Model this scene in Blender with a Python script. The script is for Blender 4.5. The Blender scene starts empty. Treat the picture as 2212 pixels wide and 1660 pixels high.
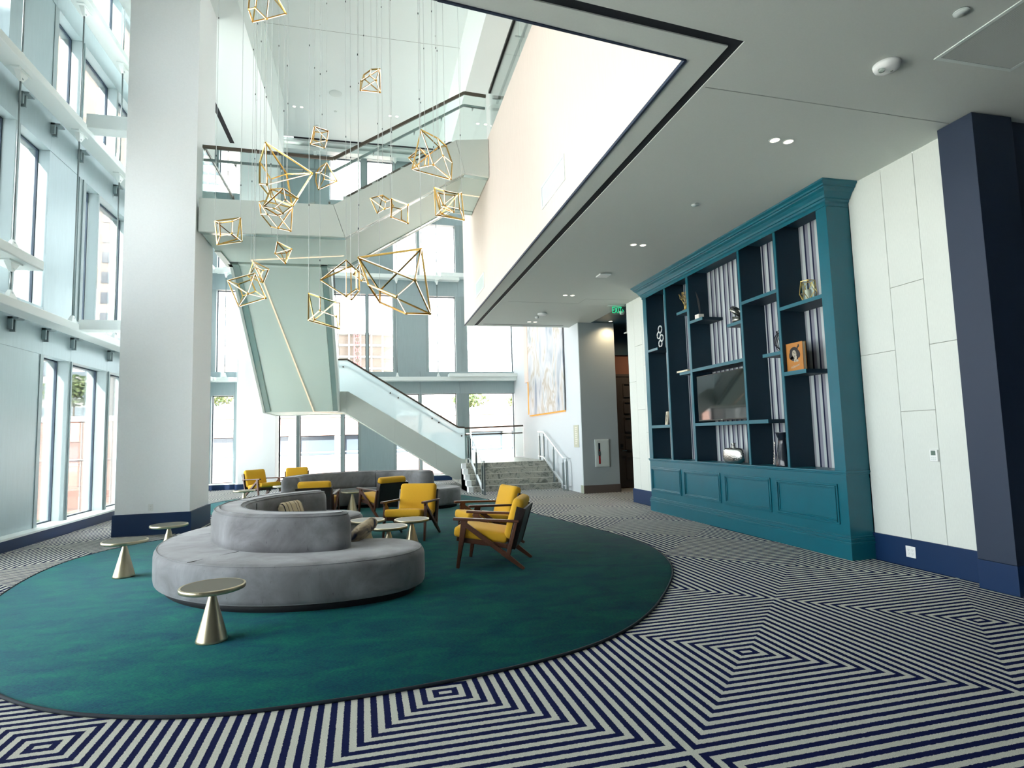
import bpy, bmesh, math, random
from mathutils import Vector, Matrix
random.seed(7)
PI = math.pi
COL = bpy.context.scene.collection
ORG = {}          # object name -> world origin its parts are measured from

# ---------------------------------------------------------------- helpers
def lin(r, g, b):
    f = lambda c: (c/255/12.92) if c/255 <= .04045 else ((c/255+.055)/1.055)**2.4
    return (f(r), f(g), f(b), 1)

def tag(o, label=None, cat=None, group=None, kind=None):
    if label: o['label'] = label
    if cat: o['category'] = cat
    if group: o['group'] = group
    if kind: o['kind'] = kind
    return o

def empty(name, loc, label, cat, rz=0, group=None, world=False, kind=None):
    o = bpy.data.objects.new(name, None); COL.objects.link(o)
    o.location = loc; o.rotation_euler = (0, 0, rz); o.empty_display_size = .1
    if world: ORG[o.name] = Vector(loc)
    return tag(o, label, cat, group, kind)

class MB:
    def __init__(s): s.v = []; s.f = []; s.sm = []
    def add(s, vs, fs, smooth=False):
        n = len(s.v); s.v += [Vector(p) for p in vs]
        s.f += [tuple(i+n for i in f) for f in fs]; s.sm += [smooth]*len(fs); return s
    def box(s, x0, x1, y0, y1, z0, z1):
        return s.hexa([(x0,y0,z0),(x1,y0,z0),(x1,y1,z0),(x0,y1,z0),(x0,y0,z1),(x1,y0,z1),(x1,y1,z1),(x0,y1,z1)])
    def hexa(s, p):
        return s.add(p, [(0,3,2,1),(4,5,6,7),(0,1,5,4),(1,2,6,5),(2,3,7,6),(3,0,4,7)])
    def obox(s, c, size, mat):
        c = Vector(c); h = [d/2 for d in size]
        P = [(-1,-1,-1),(1,-1,-1),(1,1,-1),(-1,1,-1),(-1,-1,1),(1,-1,1),(1,1,1),(-1,1,1)]
        return s.hexa([c + mat @ Vector((a*h[0], b*h[1], d*h[2])) for a, b, d in P])
    def bar(s, a, b, w, h, up=(0,0,1), w2=None, h2=None):
        a = Vector(a); b = Vector(b); d = (b-a).normalized(); u = Vector(up)
        r = d.cross(u)
        if r.length < 1e-4: r = d.cross(Vector((0,1,0)))
        r.normalize(); u = r.cross(d).normalized()
        w2 = w if w2 is None else w2; h2 = h if h2 is None else h2
        q = lambda c, W, H: [c-r*W/2-u*H/2, c+r*W/2-u*H/2, c+r*W/2+u*H/2, c-r*W/2+u*H/2]
        return s.add(q(a,w,h)+q(b,w2,h2), [(0,3,2,1),(4,5,6,7),(0,1,5,4),(1,2,6,5),(2,3,7,6),(3,0,4,7)])
    def cyl(s, a, b, r, n=12, r2=None, smooth=True):
        a = Vector(a); b = Vector(b); d = (b-a).normalized(); r2 = r if r2 is None else r2
        t = d.cross(Vector((0,0,1)))
        if t.length < 1e-4: t = Vector((1,0,0))
        t.normalize(); u = d.cross(t)
        k = len(s.v)
        A = [a+(t*math.cos(2*PI*i/n)+u*math.sin(2*PI*i/n))*r for i in range(n)]
        B = [b+(t*math.cos(2*PI*i/n)+u*math.sin(2*PI*i/n))*r2 for i in range(n)]
        s.add(A+B, [(i,(i+1)%n,n+(i+1)%n,n+i) for i in range(n)], smooth)
        s.f += [tuple(k+i for i in range(n-1,-1,-1)), tuple(k+n+i for i in range(n))]; s.sm += [False, False]
        return s
    def tube(s, pts, r, n=8, closed=False):
        pts = [Vector(p) for p in pts]; m = len(pts); rings = []; up = Vector((0,0,1))
        for i, p in enumerate(pts):
            a = pts[i-1] if (i or closed) else p; b = pts[(i+1) % m] if (i < m-1 or closed) else p
            d = (b-a).normalized(); t = d.cross(up)
            if t.length < 1e-3: t = d.cross(Vector((0,1,0)))
            t.normalize(); u = t.cross(d)
            rr = r[i] if isinstance(r, (list, tuple)) else r
            rings.append([p+(t*math.cos(2*PI*k/n)+u*math.sin(2*PI*k/n))*rr for k in range(n)])
        fs = []
        for i in range(m if closed else m-1):
            j = (i+1) % m
            fs += [(i*n+k, i*n+(k+1)%n, j*n+(k+1)%n, j*n+k) for k in range(n)]
        s.add([p for R in rings for p in R], fs, True)
        if not closed:
            b = len(s.v)-m*n
            s.f += [tuple(b+k for k in range(n-1,-1,-1)), tuple(b+(m-1)*n+k for k in range(n))]; s.sm += [False]*2
        return s
    def prism(s, poly, ext):
        e = Vector(ext); n = len(poly); P = [Vector(p) for p in poly]
        return s.add(P+[p+e for p in P], [tuple(range(n-1,-1,-1)), tuple(range(n,2*n))]+[(i,(i+1)%n,n+(i+1)%n,n+i) for i in range(n)])
    def lathe(s, prof, c=(0,0,0), n=40, sx=1, sy=1, cap=True):
        c = Vector(c); vs = []; m = len(prof)
        for r, z in prof:
            vs += [c+Vector((r*sx*math.cos(2*PI*i/n), r*sy*math.sin(2*PI*i/n), z)) for i in range(n)]
        k = len(s.v)
        s.add(vs, [(j*n+i, j*n+(i+1)%n, (j+1)*n+(i+1)%n, (j+1)*n+i) for j in range(m-1) for i in range(n)], True)
        if cap and prof[0][0] > 1e-6: s.f.append(tuple(k+i for i in range(n-1,-1,-1))); s.sm.append(False)
        if cap and prof[-1][0] > 1e-6: s.f.append(tuple(k+(m-1)*n+i for i in range(n))); s.sm.append(False)
        return s
    def loft(s, outline, prof):
        """outline: closed list of (x,y); prof: (inset,z) from the bottom up."""
        n = len(outline); k = len(s.v); vs = []
        nor = []
        for i in range(n):
            a = Vector(outline[i-1]); b = Vector(outline[(i+1) % n]); d = (b-a).normalized()
            nor.append(Vector((d.y, -d.x)))
        for ins, z in prof:
            for i in range(n):
                p = Vector(outline[i])-nor[i]*ins
                vs.append((p.x, p.y, z))
        m = len(prof)
        s.add(vs, [(j*n+i, j*n+(i+1)%n, (j+1)*n+(i+1)%n, (j+1)*n+i) for j in range(m-1) for i in range(n)], True)
        s.f += [tuple(k+i for i in range(n-1,-1,-1)), tuple(k+(m-1)*n+i for i in range(n))]; s.sm += [True, True]
        return s
    def build(s, name, mat, parent=None, label=None, cat=None, group=None, kind=None, bevel=0, seg=2, loc=None):
        org = Vector((0,0,0))
        if parent is not None and parent.name in ORG: org = ORG[parent.name]
        if loc is not None: org = org+Vector(loc)
        me = bpy.data.meshes.new(name); me.from_pydata([p-org for p in s.v], [], s.f)
        me.polygons.foreach_set('use_smooth', s.sm); me.materials.append(mat); me.update()
        bm = bmesh.new(); bm.from_mesh(me); bmesh.ops.recalc_face_normals(bm, faces=bm.faces); bm.to_mesh(me); bm.free()
        o = bpy.data.objects.new(name, me); COL.objects.link(o)
        if parent is not None:
            o.parent = parent
            if parent.name in ORG: ORG[o.name] = org
        if loc is not None: o.location = loc
        if bevel:
            b = o.modifiers.new('Bevel', 'BEVEL'); b.width = bevel; b.segments = seg; b.limit_method = 'ANGLE'; b.angle_limit = .6
        return tag(o, label, cat, group, kind)

def struct(name, mb, mat, **k):
    return mb.build(name, mat, kind='structure', **k)

def copy_tree(o, parent=None):
    c = o.copy(); COL.objects.link(c)
    if parent is not None: c.parent = parent
    for ch in list(o.children): copy_tree(ch, c)
    return c

def rot(axis, a): return Matrix.Rotation(a, 3, axis)

def cushion(w, d, h, r=.04, puff=.015):
    """soft box centred at the origin: w x d x h with rounded rim and a slight crown"""
    def axis(L):
        a = L/2; t = [-a, -a+.12*r, -a+.4*r, -a+r]; k = 6
        return t+[-a+r+(L-2*r)*i/k for i in range(1, k)]+[-q for q in t[::-1]]
    X = axis(w); Y = axis(d); n = len(Y); m = len(X); vs = []; fs = []
    def pt(x, y, top):
        ex = max(0, abs(x)-(w/2-r)); ey = max(0, abs(y)-(d/2-r)); e = math.hypot(ex, ey)
        z = h/2-r+r*math.sqrt(max(0, 1-min(1, e/r)**2))+puff*(1-(2*x/w)**2)*(1-(2*y/d)**2)
        if e > r:
            k = r/e; x = math.copysign(w/2-r+ex*k, x); y = math.copysign(d/2-r+ey*k, y)
        return (x, y, z if top else -z)
    for top in (True, False):
        b = len(vs); vs += [pt(x, y, top) for x in X for y in Y]
        for i in range(m-1):
            for j in range(n-1):
                q = (b+i*n+j, b+(i+1)*n+j, b+(i+1)*n+j+1, b+i*n+j+1); fs.append(q if top else q[::-1])
    rim = [(i, 0) for i in range(m-1)]+[(m-1, j) for j in range(n-1)]+[(m-1-i, n-1) for i in range(m-1)]+[(0, n-1-j) for j in range(n-1)]
    for t in range(len(rim)):
        i, j = rim[t]; k, l = rim[(t+1) % len(rim)]; p, q = i*n+j, k*n+l
        fs.append((m*n+p, m*n+q, q, p))
    return MB().add(vs, fs, True)

def text_mesh(name, body, size, mat, parent, M, depth=.002, width=None):
    cu = bpy.data.curves.new(name, 'FONT'); cu.body = body; cu.size = size; cu.extrude = depth
    cu.align_x = 'CENTER'; cu.align_y = 'CENTER'
    to = bpy.data.objects.new(name, cu); COL.objects.link(to)
    dg = bpy.context.evaluated_depsgraph_get(); dg.update()
    me = bpy.data.meshes.new_from_object(to.evaluated_get(dg))
    COL.objects.unlink(to); bpy.data.objects.remove(to)
    if width:
        xs = [v.co.x for v in me.vertices]; k = width/(max(xs)-min(xs))
        for v in me.vertices: v.co.x *= k
    me.transform(M)
    org = ORG.get(parent.name)
    if org is not None: me.transform(Matrix.Translation(-org))
    me.materials.clear(); me.materials.append(mat)
    o = bpy.data.objects.new(name, me); COL.objects.link(o); o.parent = parent
    return o

# ---------------------------------------------------------------- materials
def new_mat(name):
    m = bpy.data.materials.new(name); m.use_nodes = True
    nt = m.node_tree; nt.nodes.clear()
    out = nt.nodes.new('ShaderNodeOutputMaterial')
    return m, nt, out

def N(nt, t, **k):
    n = nt.nodes.new(t)
    for a, b in k.items():
        if a == 'i':
            for q, w in b.items(): n.inputs[q].default_value = w
        else: setattr(n, a, b)
    return n

def pbr(name, col, rough=.6, metal=0, noise=0, nscale=20, bump=0, bscale=200, spec=.5, sheen=0, stretch=None, coat=0):
    m, nt, out = new_mat(name); L = nt.links.new
    p = N(nt, 'ShaderNodeBsdfPrincipled'); L(p.outputs[0], out.inputs[0])
    p.inputs['Base Color'].default_value = col; p.inputs['Roughness'].default_value = rough
    p.inputs['Metallic'].default_value = metal; p.inputs['Specular IOR Level'].default_value = spec
    if sheen: p.inputs['Sheen Weight'].default_value = sheen; p.inputs['Sheen Roughness'].default_value = .4
    if coat: p.inputs['Coat Weight'].default_value = coat
    tc = N(nt, 'ShaderNodeTexCoord'); src = tc.outputs['Object']
    if stretch:
        mp = N(nt, 'ShaderNodeMapping'); mp.inputs['Scale'].default_value = stretch; L(src, mp.inputs[0]); src = mp.outputs[0]
    if noise:
        t = N(nt, 'ShaderNodeTexNoise', i={'Scale': nscale, 'Detail': 5}); L(src, t.inputs['Vector'])
        r = N(nt, 'ShaderNodeMapRange', i={'From Min': .3, 'From Max': .7, 'To Min': 1-noise, 'To Max': 1+noise}); L(t.outputs[0], r.inputs[0])
        h = N(nt, 'ShaderNodeMix', data_type='RGBA', blend_type='MULTIPLY'); h.inputs['Factor'].default_value = 1
        h.inputs['A'].default_value = col; L(r.outputs[0], h.inputs['B']); L(h.outputs['Result'], p.inputs['Base Color'])
    if bump:
        t = N(nt, 'ShaderNodeTexNoise', i={'Scale': bscale, 'Detail': 3}); L(src, t.inputs['Vector'])
        b = N(nt, 'ShaderNodeBump', i={'Strength': bump, 'Distance': .01}); L(t.outputs[0], b.inputs['Height']); L(b.outputs[0], p.inputs['Normal'])
    return m

def emit(name, col, s):
    m, nt, out = new_mat(name)
    e = N(nt, 'ShaderNodeEmission', i={'Color': col, 'Strength': s}); nt.links.new(e.outputs[0], out.inputs[0]); return m

def thin_glass(name, tint, refl=1.0):
    m, nt, out = new_mat(name); L = nt.links.new
    t = N(nt, 'ShaderNodeBsdfTransparent', i={'Color': tint}); g = N(nt, 'ShaderNodeBsdfGlossy', i={'Roughness': .0})
    f = N(nt, 'ShaderNodeFresnel', i={'IOR': 1.5}); mu = N(nt, 'ShaderNodeMath', operation='MULTIPLY'); mu.inputs[1].default_value = refl
    L(f.outputs[0], mu.inputs[0]); mx = N(nt, 'ShaderNodeMixShader'); L(mu.outputs[0], mx.inputs[0]); L(t.outputs[0], mx.inputs[1]); L(g.outputs[0], mx.inputs[2])
    L(mx.outputs[0], out.inputs[0]); return m

def frosted(name, col, k):
    m, nt, out = new_mat(name); L = nt.links.new
    t = N(nt, 'ShaderNodeBsdfTransparent', i={'Color': (.93,.98,1,1)}); d = N(nt, 'ShaderNodeBsdfDiffuse', i={'Color': col}); tr = N(nt, 'ShaderNodeBsdfTranslucent', i={'Color': col})
    a = N(nt, 'ShaderNodeMixShader', i={0: .6}); L(d.outputs[0], a.inputs[1]); L(tr.outputs[0], a.inputs[2])
    b = N(nt, 'ShaderNodeMixShader', i={0: k}); L(t.outputs[0], b.inputs[1]); L(a.outputs[0], b.inputs[2]); L(b.outputs[0], out.inputs[0]); return m

def mat_carpet():
    m, nt, out = new_mat('striped_carpet'); L = nt.links.new
    p = N(nt, 'ShaderNodeBsdfPrincipled', i={'Roughness': .95, 'Specular IOR Level': .1}); L(p.outputs[0], out.inputs[0])
    tc = N(nt, 'ShaderNodeTexCoord')
    nz = N(nt, 'ShaderNodeTexNoise', i={'Scale': 90, 'Detail': 3}); L(tc.outputs['Object'], nz.inputs['Vector'])
    sub = N(nt, 'ShaderNodeVectorMath', operation='SUBTRACT'); sub.inputs[1].default_value = (.5,.5,.5); L(nz.outputs['Color'], sub.inputs[0])
    sc = N(nt, 'ShaderNodeVectorMath', operation='SCALE'); sc.inputs['Scale'].default_value = .012; L(sub.outputs[0], sc.inputs[0])
    ad = N(nt, 'ShaderNodeVectorMath', operation='ADD'); L(tc.outputs['Object'], ad.inputs[0]); L(sc.outputs[0], ad.inputs[1])
    mp = N(nt, 'ShaderNodeMapping', vector_type='TEXTURE'); mp.inputs['Location'].default_value = (3.505, 2.645, 0); mp.inputs['Rotation'].default_value = (0,0,.012); mp.inputs['Scale'].default_value = (2.045, 2.02, 1)
    L(ad.outputs[0], mp.inputs[0]); sx = N(nt, 'ShaderNodeSeparateXYZ'); L(mp.outputs[0], sx.inputs[0])
    def M(op, a, b=None):
        n = N(nt, 'ShaderNodeMath', operation=op)
        for i, q in enumerate((a, b)):
            if q is None: continue
            if isinstance(q, (int, float)): n.inputs[i].default_value = q
            else: L(q, n.inputs[i])
        return n.outputs[0]
    def axis(o, half):
        return M('MULTIPLY', M('ABSOLUTE', M('SUBTRACT', M('FRACT', o), .5)), 2*half)
    dx = M('SUBTRACT', axis(sx.outputs[0], 14.28), .28); dy = axis(sx.outputs[1], 14.0)
    d = M('MAXIMUM', dx, dy)
    w = M('ABSOLUTE', M('SUBTRACT', M('FRACT', M('ADD', d, .5)), .5))
    mr = N(nt, 'ShaderNodeMapRange', i={'From Min': .235, 'From Max': .265}); L(w, mr.inputs[0])
    n2 = N(nt, 'ShaderNodeTexNoise', i={'Scale': 260, 'Detail': 2}); L(tc.outputs['Object'], n2.inputs['Vector'])
    r2 = N(nt, 'ShaderNodeMapRange', i={'From Min': .3, 'From Max': .7, 'To Min': .72, 'To Max': 1.2}); L(n2.outputs[0], r2.inputs[0])
    mx = N(nt, 'ShaderNodeMix', data_type='RGBA'); mx.inputs['A'].default_value = lin(202,203,192); mx.inputs['B'].default_value = lin(8,20,68); L(mr.outputs[0], mx.inputs['Factor'])
    ml = N(nt, 'ShaderNodeMix', data_type='RGBA', blend_type='MULTIPLY'); ml.inputs['Factor'].default_value = 1; L(mx.outputs['Result'], ml.inputs['A']); L(r2.outputs[0], ml.inputs['B'])
    L(ml.outputs['Result'], p.inputs['Base Color'])
    b = N(nt, 'ShaderNodeBump', i={'Strength': .5, 'Distance': .006}); L(n2.outputs[0], b.inputs['Height']); L(b.outputs[0], p.inputs['Normal'])
    return m

def mat_rug():
    m, nt, out = new_mat('teal_rug_pile'); L = nt.links.new
    p = N(nt, 'ShaderNodeBsdfPrincipled', i={'Roughness': .9, 'Specular IOR Level': .15, 'Sheen Weight': .12}); L(p.outputs[0], out.inputs[0])
    tc = N(nt, 'ShaderNodeTexCoord')
    mp = N(nt, 'ShaderNodeMapping'); mp.inputs['Scale'].default_value = (.9, 1.5, 1); mp.inputs['Rotation'].default_value = (0,0,.3); L(tc.outputs['Object'], mp.inputs[0])
    a = N(nt, 'ShaderNodeTexNoise', i={'Scale': 2.6, 'Detail': 8, 'Roughness': .72, 'Distortion': .5}); L(mp.outputs[0], a.inputs['Vector'])
    mp2 = N(nt, 'ShaderNodeMapping'); mp2.inputs['Scale'].default_value = (30, 110, 1); mp2.inputs['Rotation'].default_value = (0,0,.25); L(tc.outputs['Object'], mp2.inputs[0])
    b = N(nt, 'ShaderNodeTexNoise', i={'Scale': 1.6, 'Detail': 4, 'Roughness': .7}); L(mp2.outputs[0], b.inputs['Vector'])
    mm = N(nt, 'ShaderNodeMath', operation='MULTIPLY_ADD'); mm.inputs[1].default_value = .75; L(b.outputs[0], mm.inputs[0])
    s = N(nt, 'ShaderNodeMath', operation='MULTIPLY'); s.inputs[1].default_value = .52; L(a.outputs[0], s.inputs[0]); L(s.outputs[0], mm.inputs[2])
    cr = N(nt, 'ShaderNodeValToRGB'); L(mm.outputs[0], cr.inputs[0])
    e = cr.color_ramp.elements; e[0].position = .42; e[0].color = lin(3,44,76); e[1].position = .86; e[1].color = lin(26,134,106)
    q = e.new(.57); q.color = lin(4,78,96); q = e.new(.7); q.color = lin(8,104,96)
    L(cr.outputs[0], p.inputs['Base Color'])
    bp = N(nt, 'ShaderNodeBump', i={'Strength': .5, 'Distance': .008}); L(b.outputs[0], bp.inputs['Height']); L(bp.outputs[0], p.inputs['Normal'])
    return m

def mat_velvet():
    m, nt, out = new_mat('grey_velvet'); L = nt.links.new
    p = N(nt, 'ShaderNodeBsdfPrincipled', i={'Roughness': .75, 'Specular IOR Level': .2, 'Sheen Weight': .35, 'Sheen Roughness': .35}); L(p.outputs[0], out.inputs[0])
    tc = N(nt, 'ShaderNodeTexCoord')
    a = N(nt, 'ShaderNodeTexNoise', i={'Scale': 2.2, 'Detail': 6, 'Roughness': .6, 'Distortion': .6}); L(tc.outputs['Object'], a.inputs['Vector'])
    mp = N(nt, 'ShaderNodeMapping'); mp.inputs['Scale'].default_value = (26, 26, 7); L(tc.outputs['Object'], mp.inputs[0])
    v = N(nt, 'ShaderNodeTexNoise', i={'Scale': 2.4, 'Detail': 2, 'Roughness': .5}); L(mp.outputs[0], v.inputs['Vector'])
    sp = N(nt, 'ShaderNodeMapRange', i={'From Min': .24, 'From Max': .31, 'To Min': .62, 'To Max': 1}); L(v.outputs[0], sp.inputs[0])
    cr = N(nt, 'ShaderNodeValToRGB'); L(a.outputs[0], cr.inputs[0])
    e = cr.color_ramp.elements; e[0].position = .33; e[0].color = lin(104,104,106); e[1].position = .68; e[1].color = lin(142,144,148)
    ml = N(nt, 'ShaderNodeMix', data_type='RGBA', blend_type='MULTIPLY'); ml.inputs['Factor'].default_value = 1; L(cr.outputs[0], ml.inputs['A']); L(sp.outputs[0], ml.inputs['B'])
    L(ml.outputs['Result'], p.inputs['Base Color'])
    bp = N(nt, 'ShaderNodeBump', i={'Strength': .12, 'Distance': .03}); L(a.outputs[0], bp.inputs['Height']); L(bp.outputs[0], p.inputs['Normal'])
    return m

def mat_stripes(name, axis, stops, period, rough=.8):
    """flat stripes along one object axis; stops = [(position 0..1, colour)] constant steps"""
    m, nt, out = new_mat(name); L = nt.links.new
    p = N(nt, 'ShaderNodeBsdfPrincipled', i={'Roughness': rough, 'Specular IOR Level': .2}); L(p.outputs[0], out.inputs[0])
    tc = N(nt, 'ShaderNodeTexCoord'); s = N(nt, 'ShaderNodeSeparateXYZ'); L(tc.outputs['Object'], s.inputs[0])
    d = N(nt, 'ShaderNodeMath', operation='DIVIDE'); d.inputs[1].default_value = period; L(s.outputs[axis], d.inputs[0])
    f = N(nt, 'ShaderNodeMath', operation='FRACT'); L(d.outputs[0], f.inputs[0])
    cr = N(nt, 'ShaderNodeValToRGB'); cr.color_ramp.interpolation = 'CONSTANT'; L(f.outputs[0], cr.inputs[0])
    e = cr.color_ramp.elements
    e[0].position = stops[0][0]; e[0].color = stops[0][1]; e[1].position = stops[1][0]; e[1].color = stops[1][1]
    for pos, c in stops[2:]:
        q = e.new(pos); q.color = c
    L(cr.outputs[0], p.inputs['Base Color']); return m

def mat_ramp_noise(name, scale, det, dist, stops, rough=.5, stretch=(1,1,1), tex='noise', bump=0):
    m, nt, out = new_mat(name); L = nt.links.new
    p = N(nt, 'ShaderNodeBsdfPrincipled', i={'Roughness': rough, 'Specular IOR Level': .3}); L(p.outputs[0], out.inputs[0])
    tc = N(nt, 'ShaderNodeTexCoord'); mp = N(nt, 'ShaderNodeMapping'); mp.inputs['Scale'].default_value = stretch; L(tc.outputs['Object'], mp.inputs[0])
    t = N(nt, 'ShaderNodeTexNoise', i={'Scale': scale, 'Detail': det, 'Distortion': dist, 'Roughness': .55}); L(mp.outputs[0], t.inputs['Vector'])
    cr = N(nt, 'ShaderNodeValToRGB'); L(t.outputs[0], cr.inputs[0]); e = cr.color_ramp.elements
    e[0].position = stops[0][0]; e[0].color = stops[0][1]; e[1].position = stops[1][0]; e[1].color = stops[1][1]
    for pos, c in stops[2:]:
        q = e.new(pos); q.color = c
    L(cr.outputs[0], p.inputs['Base Color'])
    if bump:
        bp = N(nt, 'ShaderNodeBump', i={'Strength': bump, 'Distance': .02}); L(t.outputs[0], bp.inputs['Height']); L(bp.outputs[0], p.inputs['Normal'])
    return m

M = {}
M['carpet'] = mat_carpet(); M['rug'] = mat_rug(); M['velvet'] = mat_velvet()
M['binding'] = pbr('rug_binding', lin(6,26,38), .8)
M['navy'] = pbr('navy_paint', lin(5,42,82), .45, spec=.4)
M['navydark'] = pbr('deep_navy_wall', lin(28,44,66), .6, bump=.1, bscale=300)
M['teal'] = pbr('teal_cabinet_paint', lin(5,92,108), .32, noise=.05, nscale=3, spec=.5)
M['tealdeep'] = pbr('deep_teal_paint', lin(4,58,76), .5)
M['tealinner'] = pbr('dark_teal_interior_paint', lin(3,40,56), .5)  # inner faces, darker teal than the front edges
M['paper'] = mat_stripes('striped_wallpaper', 1, [(0,lin(186,194,194)),(.12,lin(134,136,146)),(.25,lin(26,34,60)),(.32,lin(176,184,184)),(.44,lin(134,136,148)),(.58,lin(26,34,60)),(.66,lin(190,198,198)),(.8,lin(150,154,160)),(.9,lin(24,32,58)),(.97,lin(134,136,146))], .37)
M['panelwall'] = pbr('woven_wall_panel', lin(214,219,212), .8, noise=.035, nscale=160, stretch=(1,1,.12), bump=.05, bscale=500)
M['jointgrey'] = pbr('panel_joint', lin(150,152,146), .9)
M['artwall'] = pbr('art_wall_paint', lin(206,212,216), .7)
M['white'] = pbr('white_wall_paint', lin(243,246,247), .7, noise=.015, nscale=40)
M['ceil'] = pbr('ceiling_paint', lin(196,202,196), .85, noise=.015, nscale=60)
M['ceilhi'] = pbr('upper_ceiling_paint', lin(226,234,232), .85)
M['beige'] = pbr('beige_grasscloth', lin(226,211,200), .85, noise=.035, nscale=90, stretch=(1,1,.05))
M['slot'] = pbr('black_slot', lin(8,14,24), .8)
M['metalpanel'] = pbr('brushed_facade_panel', lin(160,178,182), .38, metal=.35, noise=.03, nscale=30, stretch=(1,1,.1))
M['mullion'] = pbr('facade_mullion', lin(150,166,168), .45, metal=.25)
M['gasket'] = pbr('dark_gasket', lin(24,48,66), .6)
M['wpaint'] = pbr('white_steel_paint', lin(232,240,238), .4)
M['fascia'] = pbr('stair_fascia_panel', lin(206,214,208), .42, metal=.25, noise=.015, nscale=50)
M['soffit'] = pbr('stair_soffit_panel', lin(214,230,222), .55, metal=.1)
M['flange'] = pbr('polished_flange', lin(164,186,180), .16, metal=.35)
M['tread'] = pbr('stair_tread', lin(180,184,180), .6)
M['steel'] = pbr('brushed_steel', lin(150,160,160), .3, metal=.9)
M['brightsteel'] = pbr('bright_steel', lin(222,228,230), .28, metal=.6)
M['darkrail'] = pbr('dark_bronze_rail', lin(92,84,74), .35, metal=.5)
M['glass'] = thin_glass('window_glass', (.965,.985,.99,1), .9)
M['bal'] = thin_glass('balustrade_glass', (.945,.985,.975,1), .6)
M['frost'] = frosted('frosted_glass', lin(240,250,252), .8)
M['gold'] = pbr('polished_gold', lin(226,184,104), .16, metal=1)
M['goldleaf'] = pbr('gold_leaf', lin(208,182,110), .35, metal=.9)
M['led'] = emit('warm_led', (1,.87,.68,1), 1.0)
M['ledline'] = emit('warm_led_line', (1,.78,.55,1), .5)
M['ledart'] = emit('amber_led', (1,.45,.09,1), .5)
M['lamp'] = emit('downlight_glow', (1,.86,.66,1), 2.5)
M['cable'] = pbr('steel_cable', lin(206,214,212), .4)
M['ferrule'] = pbr('dark_ferrule', lin(50,62,66), .5, metal=.5)
M['wood'] = pbr('walnut_wood', lin(84,50,34), .38, noise=.22, nscale=14, stretch=(1,6,6), spec=.4)
M['woodblack'] = pbr('dark_wood_back', lin(38,28,26), .35, noise=.2, nscale=10, stretch=(6,6,1))
M['mustard'] = pbr('mustard_wool', lin(214,164,34), .9, noise=.08, nscale=220, bump=.2, bscale=420, sheen=.15)
M['brass'] = pbr('brushed_champagne_metal', lin(190,180,152), .3, metal=.95, noise=.04, nscale=40, stretch=(1,1,.05))
M['brasstop'] = pbr('smoked_table_top', lin(92,92,80), .5, metal=.3)
M['plinth'] = pbr('dark_plinth', lin(20,24,30), .7)
M['stone'] = mat_ramp_noise('grey_marble', 5.5, 9, 1.6, [(.34,lin(120,124,116)),(.52,lin(190,190,180)),(.45,lin(158,160,152)),(.6,lin(166,166,156)),(.7,lin(204,202,190))], .35)
M['greyfab'] = pbr('grey_wallcovering', lin(160,170,172), .8, noise=.06, nscale=260)
M['brownbase'] = pbr('bronze_baseboard', lin(104,94,88), .5, metal=.3)
M['tanwall'] = pbr('brown_wall', lin(116,78,64), .8)
M['doorpaint'] = pbr('dark_door_wood', lin(62,56,54), .6, noise=.08, nscale=30, stretch=(3,3,.4))
M['plastic'] = pbr('white_plastic', lin(232,234,232), .4)
M['offwhite'] = pbr('offwhite_metal', lin(206,216,212), .5)
M['ventgrey'] = pbr('vent_grey', lin(150,156,152), .6)
M['black'] = pbr('black_plastic', lin(14,16,18), .4)
M['screen'] = pbr('glossy_black_screen', lin(10,18,20), .04, spec=.9)
M['lcd'] = pbr('lcd_green', lin(96,118,108), .3)
M['brasssign'] = pbr('champagne_sign', lin(170,176,156), .45, metal=.3)
M['exitgreen'] = emit('exit_green', (.02,.95,.4,1), .42)
M['acrylic'] = thin_glass('clear_acrylic', (.9,.97,.93,1), 1.0)
M['art'] = mat_ramp_noise('marbled_painting', 1.0, 3, 1.3, [(.3,lin(104,124,146)),(.42,lin(178,182,188)),(.5,lin(196,198,200)),(.55,lin(168,158,142)),(.6,lin(200,202,204)),(.7,lin(112,130,136))], .5, stretch=(1,.9,.45))
M['red'] = pbr('extinguisher_red', lin(160,24,28), .35)
M['smoke'] = pbr('smoked_window', lin(26,34,44), .12)
M['silver'] = pbr('hammered_silver', lin(206,208,204), .16, metal=1, bump=.6, bscale=60)
M['darksilver'] = pbr('dark_pewter', lin(150,150,144), .25, metal=.9)
M['whitering'] = pbr('white_enamel', lin(226,228,226), .35)
M['blackwire'] = pbr('black_wire', lin(16,22,30), .4, metal=.3)
M['bookorange'] = pbr('ochre_book_cloth', lin(176,116,48), .6)
M['bookink'] = pbr('book_black_ink', lin(22,24,28), .6)
M['bookface'] = pbr('book_silver_ink', lin(172,164,146), .6)
M['bookpage'] = pbr('book_pages', lin(226,214,186), .8)
M['booklight'] = pbr('pale_book_cover', lin(206,206,196), .6)
M['pframe'] = pbr('cream_frame', lin(222,212,188), .5)
M['pmat'] = pbr('cream_mat_board', lin(206,202,184), .8)
M['candle'] = pbr('white_candle', lin(226,222,208), .5)
M['feather'] = pbr('black_feather', lin(10,16,22), .5)
M['marblewhite'] = pbr('white_marble_block', lin(224,218,208), .4, noise=.08, nscale=30)
M['pillow'] = mat_stripes('striped_pillow', 0, [(0,lin(206,190,160)),(.16,lin(52,48,56)),(.2,lin(214,200,172)),(.38,lin(58,52,58)),(.42,lin(198,176,140)),(.5,lin(212,198,170)),(.7,lin(48,46,56)),(.75,lin(208,192,160))], .23)
M['pillow2'] = mat_ramp_noise('blurred_pillow', 5, 3, .8, [(.36,lin(52,58,78)),(.5,lin(186,168,140)),(.6,lin(206,194,170))], .85)
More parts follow.
